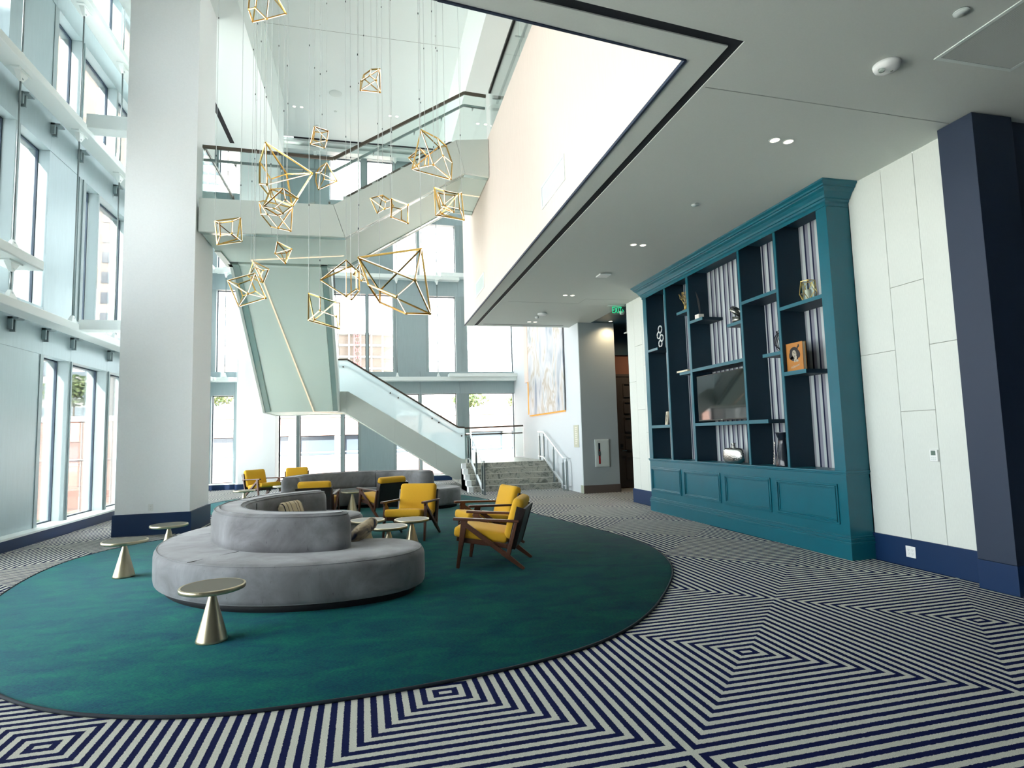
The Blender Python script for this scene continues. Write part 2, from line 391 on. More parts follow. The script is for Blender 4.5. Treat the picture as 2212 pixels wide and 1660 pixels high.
SKY, SUN, EXPO = 4.5, 20.0, 1.3
# ================================================================ THE SETTING
ZC = 4.38            # lower ceiling
ZS = 10.25           # side soffits of the atrium
ZT = 11.9            # atrium ceiling
YF = 21.2            # far facade, inner face
XL = -5.4            # left facade, inner face
XR = 5.6             # right wall

struct('floor', MB().box(-5.9, 9, -6, 21.6, -.2, 0), M['carpet'])
# lower ceiling: inner border, black shadow gap, main field (opening cut out over the lounge)
EDGE = [(-5.75,3.35),(.45,3.62),(2.404,3.87),(2.404,14.86)]
mb = MB()
Q = lambda x, y: (x, y, ZC)
mb.prism([Q(-5.75,3.35),Q(-5.75,3.12),Q(.55,3.45),Q(2.64,3.66),Q(2.64,14.86),Q(2.404,14.86),Q(2.404,3.87),Q(.45,3.62)], (0,0,.01))
struct('trim_1', mb, M['ceil'])
mb = MB()
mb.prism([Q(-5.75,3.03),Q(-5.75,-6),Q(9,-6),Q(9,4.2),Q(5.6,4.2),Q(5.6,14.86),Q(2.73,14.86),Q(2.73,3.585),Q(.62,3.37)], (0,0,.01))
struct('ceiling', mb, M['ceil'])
struct('trim_2', MB().prism([(-5.75,3.2,ZC+.0105),(-5.75,2.95,ZC+.0105),(.6,3.28,ZC+.0105),(2.9,3.5,ZC+.0105),(2.9,14.86,ZC+.0105),(2.5,14.86,ZC+.0105),(2.5,3.8,ZC+.0105)], (0,0,.06)), M['slot'])
mb = MB().box(2.85, 5.0, 14.58, 14.62, ZC-.003, ZC+.001)
struct('trim_3', mb, M['slot'])
mb = MB()                                   # hairline board joints on the lower ceiling
mb.bar((2.76,4.165,ZC-.001), (5.43,4.244,ZC-.001), .008, .002); mb.bar((2.9,12.05,ZC-.001), (4.5,12.05,ZC-.001), .006, .002)
mb.bar((4.5,12.05,ZC-.001), (4.5,11.6,ZC-.001), .006, .002); mb.bar((4.5,11.6,ZC-.001), (5.5,11.6,ZC-.001), .006, .002)
struct('trim_4', mb, M['ventgrey'])
mb = MB()                                   # dark metal bead along the opening
for a, b in zip(EDGE[:-1], EDGE[1:]): mb.bar((a[0],a[1],ZC+.005), (b[0],b[1],ZC+.012), .022, .03)
struct('trim_5', mb, M['navydark'])
# beige upper wall over the opening, floor slab and upper storey behind it
mb = MB().box(2.404, 2.5, 3.87, 14.86, ZC+.02, 7.65).box(2.5, 8.5, 14.76, 14.86, ZC+.08, 7.65).box(2.5, 8.5, 3.6, 14.76, 7.5, 7.65)
struct('wall_upper_right', mb, M['beige'])
mb = MB().prism([(-5.75,3.35,ZC+.08),(.45,3.62,ZC+.08),(2.404,3.87,ZC+.08),(2.404,3.8,ZC+.08),(.45,3.55,ZC+.08),(-5.75,3.28,ZC+.08)], (0,0,ZT-ZC))
struct('wall_upper_near', mb, M['white'])
struct('wall_upper_back', MB().box(8.4, 8.5, 3.6, 21.3, 7.65, ZS).box(2.4, 8.5, 3.5, 3.6, 7.65, ZS), M['white'])
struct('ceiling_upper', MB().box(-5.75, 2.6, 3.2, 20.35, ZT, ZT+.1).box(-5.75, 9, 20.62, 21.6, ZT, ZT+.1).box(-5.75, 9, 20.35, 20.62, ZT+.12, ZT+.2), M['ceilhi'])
struct('trim_6', MB().box(-2.5, 2.4, 20.35, 20.62, ZT+.08, ZT+.11), M['slot'])
struct('trim_7', MB().box(-2.5, 2.4, 14.71, 14.722, ZT-.002, ZT+.001).box(2.397,2.401,14.71,14.722,ZS,ZT), M['ventgrey'])
struct('wall_soffit_right', MB().box(2.4, 8.5, 3.6, 21.0, ZS, ZT), M['ceilhi'])
mb = MB().box(-4.75, -2.5, 11.6, 18.25, ZS, ZT)
struct('wall_soffit_left', mb, M['ceilhi'])
struct('trim_8', MB().box(-3.92, -3.8, 13.2, 17.85, ZS-.004, ZS+.002), M['slot'])

# right wall of woven panels
mb = MB().box(XR+.006, XR+.25, 4.3, 5.664, 0, ZC).box(XR+.006, XR+.25, 10.504, 11.95, 0, ZC).box(XR+.08, XR+.25, 5.664, 10.504, 0, ZC)
struct('wall_right', mb, M['jointgrey'])
def wallpanels(cols):
    for y0, y1, zs in cols:
        e = [.29]+zs+[ZC-.002]
        for a, b in zip(e[:-1], e[1:]):
            yield MB().box(XR-.012, XR+.006, y0+.002, y1-.002, a+.002, b-.002)
n = 0
for pm in wallpanels([(4.36,4.785,[2.32]),(4.785,5.19,[1.648,3.01]),(5.19,5.66,[2.32]),(10.5,10.86,[3.05]),(10.86,11.23,[1.5,2.9]),(11.23,11.6,[1.98,3.35]),(11.6,11.95,[.95,2.6])]):
    n += 1; pm.build('wall_right_panel', M['panelwall'], kind='structure', bevel=.003, seg=1)
struct('baseboard_right', MB().box(XR-.03, XR+.006, 4.3, 5.7, 0, .294).box(XR-.03, XR+.006, 10.45, 11.95, 0, .294).box(XR-.03, XR+.25, 11.95, 11.97, 0, .294), M['navy'])
struct('wall_pilaster', MB().box(5.42, 5.9, 4.02, 4.36, .262, ZC-.01), M['navydark'], bevel=.004)
struct('baseboard_pilaster', MB().box(5.415, 5.9, 4.015, 4.365, 0, .26), M['navy'], bevel=.004)
struct('wall_hall', MB().box(5.55, 9.1, 4.1, 4.3, 0, ZC), M['navydark'])
struct('wall_hall_side', MB().box(9, 9.2, -6, 4.3, 0, ZC+.1), M['navydark'])
struct('wall_near', MB().box(-5.9, 9.2, -6.2, -6, 0, ZC+.1), M['navydark'])

# corridor alcove beyond the right wall
struct('wall_art', MB().box(5.25, 5.32, 14.2, YF, 0, ZS), M['artwall'])
struct('wall_corner', MB().box(5.25, 6.235, 14.15, 14.2, .2, ZC), M['greyfab'])
struct('baseboard_corner', MB().box(5.245, 6.245, 14.13, 14.15, 0, .2).box(6.235, 6.25, 14.13, 14.6, 0, .2), M['brownbase'])
struct('trim_9', MB().box(5.244, 5.25, 14.15, 14.36, 0, .2), M['brasssign'])
struct('wall_alcove', MB().box(6.235, 8.2, 15.0, 15.1, 0, ZC).box(6.2, 6.235, 14.2, 15.0, 0, ZC), M['tanwall'])
struct('wall_alcove_side', MB().box(8.1, 8.2, 11.9, 15.0, 0, ZC).box(5.85, 8.2, 11.7, 11.95, 0, ZC), M['tealdeep'])
struct('ceiling_alcove', MB().box(5.6, 8.2, 11.7, 14.15, ZC, ZC+.08).box(6.235, 8.2, 14.15, 15.1, ZC, ZC+.08).box(5.25,6.235,14.2,14.86,ZC,ZC+.08), M['tealdeep'])
struct('wall_alcove_drop', MB().box(6.25, 8.1, 12.9, 13.4, 4.0, ZC), M['tealdeep'])
struct('trim_10', MB().box(6.2, 8.1, 12.85, 13.45, 3.97, 4.0), M['greyfab'])
struct('wall_alcove_head', MB().box(6.235, 8.1, 14.95, 15.0, 3.65, ZC), M['tealdeep'])
# door in the alcove, five raised panels, lever handle
d = empty('door_1', (6.95, 14.96, 0), 'dark panelled wooden door in the corridor behind the grey wall end', 'door', world=True, kind='structure')
MB().box(6.58, 7.5, 14.955, 15.0, .02, 3.05).build('leaf', M['doorpaint'], d)
MB().box(6.5, 6.58, 14.94, 15.0, 0, 3.12).box(7.5, 7.58, 14.94, 15.0, 0, 3.12).box(6.5, 7.58, 14.94, 15.0, 3.05, 3.12).build('door_frame', M['doorpaint'], d)
for z0, z1 in ((.25,.85),(1.05,1.42),(1.55,1.92),(2.05,2.35),(2.5,2.85)):
    mb = MB()
    for a, b in (((6.8,z0),(7.4,z0)),((6.8,z1),(7.4,z1)),((6.8,z0),(6.8,z1)),((7.4,z0),(7.4,z1))):
        mb.bar((a[0],14.945,a[1]), (b[0],14.945,b[1]), .03, .03, up=(0,1,0))
    mb.build('panel_moulding', M['doorpaint'], d)
MB().cyl((6.68,14.955,1.02),(6.68,14.9,1.02),.014).bar((6.68,14.9,1.02),(6.8,14.9,1.02),.02,.02).build('handle', M['steel'], d)
MB().box(6.64,6.72,14.935,14.955,1.12,1.2).build('lock', M['black'], d)

# big white column near the left windows
struct('wall_column', MB().box(-4.16, -3.02, 11.26, 12.47, .355, ZT), M['white'])
struct('baseboard_column', MB().box(-4.19, -2.985, 11.23, 12.5, 0, .36), M['navy'])
struct('wall_column_far', MB().box(-4.16, -2.99, 20.4, YF+.2, .2, ZT), M['white'])
struct('baseboard_column_far', MB().box(-4.18, -2.97, 20.38, YF+.2, 0, .2), M['navy'])

# ================================================================ FACADES
def window(n, a0, a1, z0, z1, side, frame=.05):
    """one glazed opening: frame (with its dark gasket) and the pane; side 'L' runs along y, 'F' along x"""
    P = (lambda t, d, z: (XL-d, t, z)) if side == 'L' else (lambda t, d, z: (t, YF+d, z))
    def blk(mb, t0, t1, d0, d1, za, zb):
        p, q = P(t0, d0, za), P(t1, d1, zb)
        return mb.box(min(p[0],q[0]), max(p[0],q[0]), min(p[1],q[1]), max(p[1],q[1]), za, zb)
    c = P((a0+a1)/2, .2, z0)
    r = empty('window_%d' % n, c, None, None, world=True, kind='structure')
    mb = MB(); g = .018
    blk(mb, a0, a0+g, .185, .225, z0, z1); blk(mb, a1-g, a1, .185, .225, z0, z1); blk(mb, a0+g, a1-g, .185, .225, z0, z0+g); blk(mb, a0+g, a1-g, .185, .225, z1-g, z1)
    mb.build('window_frame', M['gasket'], r)
    blk(MB(), a0+g, a1-g, .2, .21, z0+g, z1-g).build('pane', M['glass'], r)
    return r
WN = [0]
def level(side, z0, z1, items, mullmat=None):
    """items: ('w'|'m'|'p', from, to): window, mullion, solid panel"""
    for kind, a, b in items:
        if kind == 'w':
            WN[0] += 1; window(WN[0], a, b, z0, z1, side); continue
        d0 = 0 if kind == 'm' else .012
        mb = MB()
        if side == 'L': mb.box(XL-.35, XL-d0, a, b, z0, z1)
        else: mb.box(a, b, YF+d0, YF+.35, z0, z1)
        if kind == 'm':
            if b-a > .14:
                c = (a+b)/2
                if side == 'L': mb.box(XL-.3, XL+.02, c-.015, c+.015, z0, z1)
                else: mb.box(c-.015, c+.015, YF-.02, YF+.3, z0, z1)
            struct('trim_mullion', mb, M['mullion'])
        else: struct('wall_%s_panel' % ('left' if side == 'L' else 'far'), mb, M['metalpanel'])
W_, M_, P_ = 'w', 'm', 'p'
level('L', .2, 3.1, [(P_,-6,-5.6),(W_,-5.6,-4.2),(M_,-4.2,-4.08),(W_,-4.08,-2.6),(M_,-2.6,-2.48),(W_,-2.48,-1.0),(M_,-1.0,-.88),(W_,-.88,.6),(M_,.6,.72),(W_,.72,2.2),(M_,2.2,2.3),(W_,2.3,3.4),(M_,3.4,3.5),(W_,3.5,4.6),(M_,4.6,4.72),(W_,4.72,6.2),(M_,6.2,6.32),(W_,6.32,7.8),(M_,7.8,7.92),(W_,7.92,9.86),(P_,9.86,11.42),(M_,11.42,11.52),(W_,11.52,12.38),(M_,12.38,12.53),(W_,12.53,13.97),(M_,13.97,14.17),(W_,14.17,15.4),(M_,15.4,15.52),(W_,15.52,17.0),(M_,17.0,17.12),(W_,17.12,18.6),(M_,18.6,18.75),(W_,18.75,20.2),(M_,20.2,20.35),(W_,20.35,21.05),(M_,21.05,21.55)])  # windows beside and behind the camera are unseen, added to light the column
level('L', 3.9, 6.7, [(P_,-6,4.9),(M_,4.9,5.0),(W_,5.0,6.4),(M_,6.4,6.5),(W_,6.5,7.9),(M_,7.9,8.0),(W_,8.0,9.4),(M_,9.4,9.5),(W_,9.5,10.42),(M_,10.42,10.55),(W_,10.55,11.46),(P_,11.46,12.52),(M_,12.52,12.8),(W_,12.8,13.33),(M_,13.33,13.39),(W_,13.39,14.9),(M_,14.9,15.05),(W_,15.05,16.5),(M_,16.5,16.6),(W_,16.6,18.0),(M_,18.0,18.1),(W_,18.1,19.5),(M_,19.5,19.6),(W_,19.6,21.0),(M_,21.0,21.55)])
level('L', 7.42, 9.4, [(P_,2.9,8.6),(M_,8.6,8.7),(W_,8.7,10.15),(P_,10.15,11.42),(M_,11.42,11.55),(W_,11.55,12.42),(M_,12.42,12.56),(W_,12.56,14.03),(M_,14.03,14.12),(W_,14.12,15.6),(M_,15.6,15.7),(W_,15.7,17.2),(P_,17.2,18.3),(W_,18.3,19.7),(M_,19.7,19.8),(W_,19.8,21.0),(M_,21.0,21.55)])
level('L', 10.1, 11.75, [(P_,2.9,12.7),(W_,12.7,14.12),(M_,14.12,14.22),(W_,14.22,15.8),(M_,15.8,15.9),(W_,15.9,17.5),(P_,17.5,21.55)])
level('F', .2, 3.1, [(M_,-5.75,-5.1),(W_,-5.1,-4.42),(P_,-4.42,-2.99),(W_,-2.99,-2.44),(M_,-2.44,-2.32),(W_,-2.32,-.98),(M_,-.98,-.86),(W_,-.86,-.39),(M_,-.39,-.3),(P_,-.3,.81),(M_,.81,.91),(W_,.91,1.72),(M_,1.72,1.82),(W_,1.82,3.08),(M_,3.08,3.54),(W_,3.54,5.25),(P_,5.25,8.5)])
level('F', 3.9, 6.7, [(M_,-5.75,-5.0),(W_,-5.0,-4.3),(P_,-4.3,-2.99),(W_,-2.99,-1.3),(M_,-1.3,-1.2),(W_,-1.2,-.12),(M_,-.12,-.03),(W_,-.03,.84),(M_,.84,.92),(P_,.92,2.0),(M_,2.0,2.1),(W_,2.1,3.09),(M_,3.09,3.52),(W_,3.52,5.25),(P_,5.25,8.5)])
level('F', 7.42, 9.42, [(M_,-5.75,-5.0),(W_,-5.0,-4.3),(P_,-4.3,-2.99),(W_,-2.99,-2.0),(M_,-2.0,-1.9),(W_,-1.9,-.5),(P_,-.5,.85),(W_,.85,1.71),(M_,1.71,1.81),(W_,1.81,3.13),(M_,3.13,3.5),(W_,3.5,5.2),(P_,5.2,8.5)])
level('F', 10.1, 11.72, [(M_,-5.75,-5.0),(W_,-5.0,-4.3),(P_,-4.3,-2.99),(P_,-2.99,-1.36),(W_,-1.36,-.26),(M_,-.26,-.05),(W_,-.05,.88),(P_,.88,2.0),(W_,2.0,3.4),(M_,3.4,3.5),(W_,3.5,5.2),(P_,5.2,8.5)])
for z0, z1 in ((3.1,3.9),(6.7,7.42),(9.4,10.1),(11.72,12.0)):           # spandrels between the window rows, in joined lengths
    y = -6 if z0 < 4 else 2.9
    for e in [4.4, 7.0, 8.9, 11.46, 12.45, 14.0, 16.0, 18.5, 21.55]:
        if e > y: struct('wall_left_spandrel', MB().box(XL-.35, XL-.004, y+.002, e-.002, z0, z1), M['metalpanel']); y = e
    x = -5.75
    for e in [-4.4, -2.4, -.9, -.3, .86, 1.77, 3.2, 5.25, 8.5]:
        struct('wall_far_spandrel', MB().box(x+.002, e-.002, YF+.004, YF+.35, z0, z1), M['metalpanel']); x = e
struct('wall_left_curb', MB().box(-5.75, -5.2, -6, YF, 0, .17), M['navy'])
struct('trim_11', MB().box(-5.75, -5.185, -6, YF, .17, .2), M['wpaint'])
struct('wall_far_curb', MB().box(-5.2, 5.25, YF-.2, YF+.35, 0, .17), M['navy'])
struct('trim_12', MB().box(-5.2, 5.25, YF-.215, YF+.35, .17, .2), M['wpaint'])

# white horizontal wind beams, struts to the column, hanger rods
for z0 in (3.53, 7.2, 9.62):
    struct('wall_left_beam', MB().box(-5.26, -4.95, 3.6, YF-.2, z0, z0+.14), M['wpaint'], bevel=.012)
for z0 in (3.53, 7.2, 11.66):
    struct('wall_far_beam', MB().box(-4.95, 3.2 if z0 > 4 else 5.25, YF-.45, YF-.14, z0, z0+.14), M['wpaint'], bevel=.012)
struct('wall_far_beam', MB().box(2.75, 5.25, YF-.55, YF-.14, 3.66, 3.78), M['wpaint'], bevel=.012)
struct('wall_far_beam', MB().box(2.5, 3.4, YF-.55, YF-.14, 7.3, 7.45), M['wpaint'], bevel=.012)
struct('wall_near_beam', MB().box(-5.4, -4.93, 3.6, 10.42, 4.26, 4.42), M['wpaint'], bevel=.02)
struct('wall_strut', MB().box(-4.97, -4.16, 11.66, 11.96, 3.57, 3.75), M['wpaint'], bevel=.01)
struct('wall_strut', MB().box(-4.97, -4.16, 11.66, 11.96, 7.28, 7.55), M['wpaint'], bevel=.01)
def rod(x, y, z0, z1, label, rr=.014):
    r = empty('hanger_rod', (x, y, z0), label, 'rod', group='hanger rods of the window wall', world=True)
    MB().cyl((x,y,z0+.16),(x,y,z1-.16), rr, 8).build('rod', M['steel'], r)
    for z, s in ((z0, 1), (z1, -1)):
        mb = MB()
        mb.hexa([(x-.05,y-.13,z),(x+.05,y-.13,z),(x+.05,y+.13,z),(x-.05,y+.13,z),(x-.02,y-.025,z+s*.16),(x+.02,y-.025,z+s*.16),(x+.02,y+.025,z+s*.16),(x-.02,y+.025,z+s*.16)])
        mb.box(x-.06, x+.06, y-.17, y+.17, min(z,z+s*.025), max(z,z+s*.025))
        f = mb.build('bracket', M['wpaint'], r)
        MB().cyl((x-.03,y,z+s*.11),(x+.03,y,z+s*.11),.022,10).build('pin', M['steel'], f)
    return r
where = {9.9:'at the near end of the left windows', 11.75:'on the left windows beside the column struts', 13.5:'on the left windows just before the white column'}
for y in (9.9, 11.75, 13.5):
    rod(-5.1, y, 4.42 if y < 10 else 3.67, 7.2, 'steel hanger rod %s, middle row' % where[y])
    rod(-5.1, y, 7.34, 9.62, 'steel hanger rod %s, upper row' % where[y])
    rod(-5.1, y, 9.76, 11.7, 'steel hanger rod %s, top row' % where[y])
rod(-5.1, 9.9, 3.67, 4.26, 'short steel hanger rod between the stub beam and the lower white beam')
for x, nm in ((-4.64,'in the narrow bay left of the far pier'), (.95,'left of the tall grey far panel'), (2.39,'in front of the far window right of the grey panel')):
    rod(x, YF-.3, 3.67, 7.2, 'thin rod %s, lower row' % nm, .011)
    rod(x, YF-.3, 7.34, 11.66, 'thin rod %s, upper row' % nm, .011)
rod(-1.83, YF-.3, 7.34, 11.66, 'thin steel hanger rod behind the upper glass balustrade', .011)
for y in (11.47, 12.45, 14.05, 10.5):                                          # clamps under the lower left beam
    for z in (3.35, 7.0):
        struct('trim_clamp', MB().box(XL-.01, XL+.06, y-.05, y-.02, z, z+.2).box(XL-.01, XL+.07, y+.02, y+.05, z-.03, z+.2).box(XL-.01, XL+.14, y-.05, y+.12, z+.16, z+.19), M['mullion'])
# ================================================================ FLOATING STAIRCASE
st = empty('floating_staircase', (-.9, 17.8, 0), 'angular grey floating staircase folding up behind the hanging lamps', 'staircase', world=True)
Y1, Y1b = 17.8, 19.9; X2, X2b = -2.88, -.9; Y3, Y3b = 11.3, 13.4
xz = lambda pts, y: [(a, y, b) for a, b in pts]
yz = lambda pts, x: [(x, a, b) for a, b in pts]
def cutpoly(top, bot, cuts):
    """split a band between polylines top/bot (x,z lists sharing the span) at the given x cuts"""
    def at(pl, x):
        for (a, b), (c, d) in zip(pl[:-1], pl[1:]):
            if a <= x <= c: return b+(d-b)*(x-a)/(c-a) if c > a else b
        return pl[-1][1] if x > pl[-1][0] else pl[0][1]
    e = [top[0][0]]+cuts+[top[-1][0]]; out = []
    for a, b in zip(e[:-1], e[1:]):
        xs = lambda pl: [(p[0], p[1]) for p in pl if a < p[0] < b]
        t = [(a, at(top, a))]+xs(top)+[(b, at(top, b))]; q = [(a, at(bot, a))]+xs(bot)+[(b, at(bot, b))]
        out.append(t+q[::-1])
    return out
# first flight
t1 = [(-.9,2.937),(-.613,2.934),(2.679,.862),(2.815,.829)]; b1 = [(-.9,2.339),(-.75,2.339),(2.501,.236),(2.815,.236)]
for y, dy in ((Y1, .06), (Y1b, -.06)):
    for poly in cutpoly(t1, b1, [-.68, .71, 1.93]):
        poly = [(x+(.003 if x == min(p[0] for p in poly) else 0), z) for x, z in poly]
        MB().prism(xz(poly, y), (0, dy, 0)).build('fascia_panel', M['fascia'], st)
MB().prism(xz([(-.9,2.36),(-.74,2.36),(2.5,.26),(2.8,.26),(2.8,.36),(2.52,.36),(-.72,2.46),(-.9,2.46)], Y1+.06), (0, Y1b-Y1-.12, 0)).build('soffit', M['soffit'], st)
steps = MB()
for i in range(12):
    x0 = 2.55-i*.275; z = .8+(i+1)*.168
    steps.box(x0-.29, x0, Y1+.06, Y1b-.06, z-.2, z)
steps.build('step_run', M['tread'], st)
# landing between the first and second flights
MB().box(X2, X2b, Y1+.02, Y1b, 2.36, 2.82).build('landing', M['soffit'], st)
MB().box(X2, X2b, Y1b, Y1b+.06, 2.339, 2.94).box(X2-.06, X2, Y1, Y1b+.06, 2.339, 2.94).build('fascia_panel', M['fascia'], st)
# second flight, up towards the lounge
t2 = [(13.35,5.96),(13.6,5.96),(17.8,2.94)]; b2 = [(13.35,5.33),(13.55,5.33),(17.8,2.345)]
for x, dx in ((X2, -.06), (X2b, .06)):
    for poly in cutpoly(t2, b2, [14.6, 15.8]):
        MB().prism(yz(poly, x), (dx, 0, 0)).build('fascia_panel', M['fascia'], st)
MB().prism(yz([(13.4,5.36),(13.55,5.36),(17.82,2.37),(17.82,2.5),(13.55,5.5),(13.4,5.5)], X2+.14), (X2b-X2-.28, 0, 0)).build('soffit', M['soffit'], st)
fl = MB()
for x in (X2-.06, X2b-.14): fl.prism(yz([(13.4,5.345),(13.55,5.345),(17.8,2.36),(17.8,2.4),(13.55,5.39),(13.4,5.39)], x+.01), (.19, 0, 0))
fl.build('flange', M['flange'], st)
steps = MB()
for i in range(16):
    y0 = 17.75-i*.262; z = 2.82+(i+1)*.185
    steps.box(X2+.02, X2b-.02, y0-.27, y0, z-.2, z)
steps.build('step_run', M['tread'], st)
# middle platform against the column, then the third flight to the upper floor
t3 = [(-2.985,5.955),(-.652,5.979),(1.73,7.5),(2.395,7.58)]; b3 = [(-2.985,5.33),(-.44,5.366),(1.9,6.82),(2.395,6.78)]
MB().prism(xz([(-2.985,5.955),(-1.75,5.967),(-1.75,5.349),(-2.985,5.33)], Y3), (0,.06,0)).build('fascia_panel', M['fascia'], st)
MB().prism(xz([(-1.745,5.967),(-.655,5.979),(-.445,5.366),(-1.745,5.349)], Y3), (0,.06,0)).build('fascia_panel', M['fascia'], st)
MB().prism(xz([(-.648,5.98),(.42,6.663),(.42,5.9),(-.438,5.368)], Y3), (0,.06,0)).build('fascia_panel', M['fascia'], st)
MB().prism(xz([(.425,6.666),(1.725,7.497),(1.896,6.818),(.425,5.903)], Y3), (0,.06,0)).build('fascia_panel', M['fascia'], st)
MB().prism(xz([(1.73,7.5),(2.395,7.58),(2.395,6.78),(1.9,6.82)], Y3), (0,.06,0)).build('fascia_panel', M['fascia'], st)
MB().prism(xz([(-.65,5.98),(1.73,7.5),(2.395,7.58),(2.395,6.78),(1.9,6.82),(-.44,5.366),(-.9,5.36),(-.9,5.97)], Y3b), (0,.06,0)).build('fascia_panel', M['fascia'], st)
MB().box(-3.0, X2, 12.5, 13.6, 5.33, 5.955).build('fascia_panel', M['fascia'], st)
MB().prism(xz([(-2.98,5.36),(-.45,5.385),(1.89,6.84),(2.39,6.8),(2.39,6.95),(1.85,7.0),(-.5,5.53),(-2.98,5.5)], Y3+.2), (0, Y3b-Y3-.34, 0)).build('soffit', M['soffit'], st)
fl = MB()
for y, xa in ((Y3+.01, -2.98), (Y3b-.16, -.88)): fl.prism(xz([(xa,5.338),(-.442,5.371),(1.898,6.826),(2.39,6.786),(2.39,6.83),(1.88,6.87),(-.46,5.41),(xa,5.383)], y), (0,.19,0))
fl.build('flange', M['flange'], st)
steps = MB().box(-2.98, -.75, Y3+.06, 13.6, 5.8, 5.85)
for i in range(9):
    x0 = -.75+i*.275; z = 5.85+(i+1)*.17
    steps.box(x0, x0+.28, Y3+.06, Y3b, z-.22, z)
steps.build('step_run', M['tread'], st)
# light line let into the soffits
def ledline(pts, nm='led_strip'):
    mb = MB()
    for a, b in zip(pts[:-1], pts[1:]): mb.bar(a, b, .028, .012)
    return mb.build(nm, M['ledline'], st)
ledline([(-2.42,13.05,5.352),(-.53,12.55,5.376),(1.86,12.35,6.83),(2.39,12.35,6.79)])
ledline([(-2.42,13.05,5.352),(-2.38,13.55,5.352),(-1.575,17.8,2.362),(-.85,19.3,2.352)])
# glass guards and rails
def glass(poly, ext, mat='bal', nm='glass_panel'): return MB().prism(poly, ext).build(nm, M[mat], st)
g1 = [(-.99,3.855),(-.63,3.86),(2.62,1.79),(2.815,1.78)]; l1 = [(-.99,2.93),(-.613,2.934),(2.679,.862),(2.815,.829)]
for k, poly in enumerate(cutpoly(g1, l1, [.7, 1.93])):
    glass(xz(poly, Y1+.02), (0,.015,0), 'frost'); glass(xz(poly, Y1b-.035), (0,.015,0), 'bal')
def rail(pts, r, nm='handrail', mat='darkrail'):
    mb = MB()
    for a, b in zip(pts[:-1], pts[1:]): mb.bar(a, b, r, r*1.2)
    return mb.build(nm, M[mat], st)
rail([(x, Y1+.028, z+.02) for x, z in g1], .04); rail([(x, Y1b-.028, z+.02) for x, z in g1], .04)
rail([(2.815, Y1b-.03, 1.8), (5.2, Y1b-.03, 1.85)], .045); rail([(2.9, Y1b-.1, 1.58), (5.15, Y1b-.1, 1.6)], .035)
rail([(x, Y1+.1, z-.16) for x, z in g1], .035, 'grab_rail', 'brightsteel')
disc = MB()
for x, dz in ((-.75,-.2),(.6,-.2),(.83,-.2),(1.83,-.2),(2.03,-.2),(2.72,-.24)):
    z = [a[1]+(b[1]-a[1])*(x-a[0])/(b[0]-a[0]) for a, b in zip(g1[:-1], g1[1:]) if a[0] <= x <= b[0]][0]+dz
    MB().cyl((x, Y1-.005, z), (x, Y1+.06, z), .022, 12).build('standoff', M['darkrail'], st)
glass([(2.83,Y1b-.04,.8),(5.2,Y1b-.04,.8),(5.2,Y1b-.04,1.78),(2.83,Y1b-.04,1.74)], (0,.015,0))
# second flight guards
for x in (X2-.03, X2b+.03):
    glass(yz([(13.6,5.9),(17.8,2.9),(17.8,3.87),(13.6,6.93)], x), (.015,0,0))
    rail([(x, 13.6, 6.95), (x, 17.8, 3.88)], .04); rail([(x+(.08 if x < -2 else -.08), 13.6, 6.75), (x+(.08 if x < -2 else -.08), 17.8, 3.68)], .035, 'grab_rail', 'steel')
# platform and third flight guard, near side
g3 = [(-2.945,6.94),(-.655,6.905),(1.92,8.54),(2.37,8.52)]
for a, b in ((0,.34),(.34,.67),(.67,1)):
    p = lambda t: -2.945+t*(-.655+2.945)
    glass(xz([(p(a)+.005,5.96),(p(b)-.005,5.97),(p(b)-.005,6.94-.035*b),(p(a)+.005,6.94-.035*a)], Y3+.02), (0,.015,0))
for poly in cutpoly([(-.65,6.9),(1.92,8.53),(2.37,8.51)], [(-.65,5.98),(1.73,7.5),(2.37,7.57)], [.6, 1.9]): glass(xz(poly, Y3+.02), (0,.015,0))
rail([(x, Y3+.028, z) for x, z in g3], .045); rail([(x, Y3+.14, z-.2) for x, z in g3], .035, 'grab_rail', 'steel')
glass(xz([(-.5,6.05),(1.73,7.5),(2.37,7.57),(2.37,8.5),(1.9,8.5),(-.5,6.98)], Y3b-.03), (0,.015,0)); rail([(-.5,Y3b-.02,7.0),(1.9,Y3b-.02,8.52),(2.37,Y3b-.02,8.5)], .04)
glass([(-2.93,Y3+.03,5.96),(-2.93,13.6,5.96),(-2.93,13.6,6.92),(-2.93,Y3+.03,6.92)], (.015,0,0)); rail([(-2.925,Y3+.03,6.94),(-2.925,13.6,6.94)], .04)
for x in (-2.4,-1.6,-1.2,-.78,.1,.9,1.45,2.1):                         # brackets of the inner grab rail
    z = [a[1]+(b[1]-a[1])*(x-a[0])/(b[0]-a[0]) for a, b in zip(g3[:-1], g3[1:]) if a[0] <= x <= b[0]][0]-.2
    MB().cyl((x,Y3+.02,z-.09),(x,Y3+.14,z-.09),.012,8).cyl((x,Y3+.14,z-.09),(x,Y3+.14,z-.01),.01,8).build('rail_bracket', M['steel'], st)
# glass guard of the upper floor, along the top of the beige wall
ug = empty('glass_balustrade', (2.45, 8, 7.65), 'glass balustrade with dark top rail along the top of the beige wall', 'balustrade', world=True)
for a, b in ((3.95,6.4),(6.42,8.85),(8.87,11.28)): MB().box(2.44, 2.455, a, b, 7.6, 8.57).build('glass_panel', M['bal'], ug)
MB().box(2.42, 2.475, 3.9, 11.3, 8.57, 8.62).build('handrail', M['black'], ug)
MB().box(2.58, 2.62, 3.9, 11.3, 8.36, 8.4).build('grab_rail', M['steel'], ug)
for y in (5.2, 6.2, 8.6, 9.1, 11.0): MB().cyl((2.44,y,8.28),(2.6,y,8.28),.012,8).cyl((2.6,y,8.28),(2.6,y,8.37),.01,8).build('rail_bracket', M['steel'], ug)

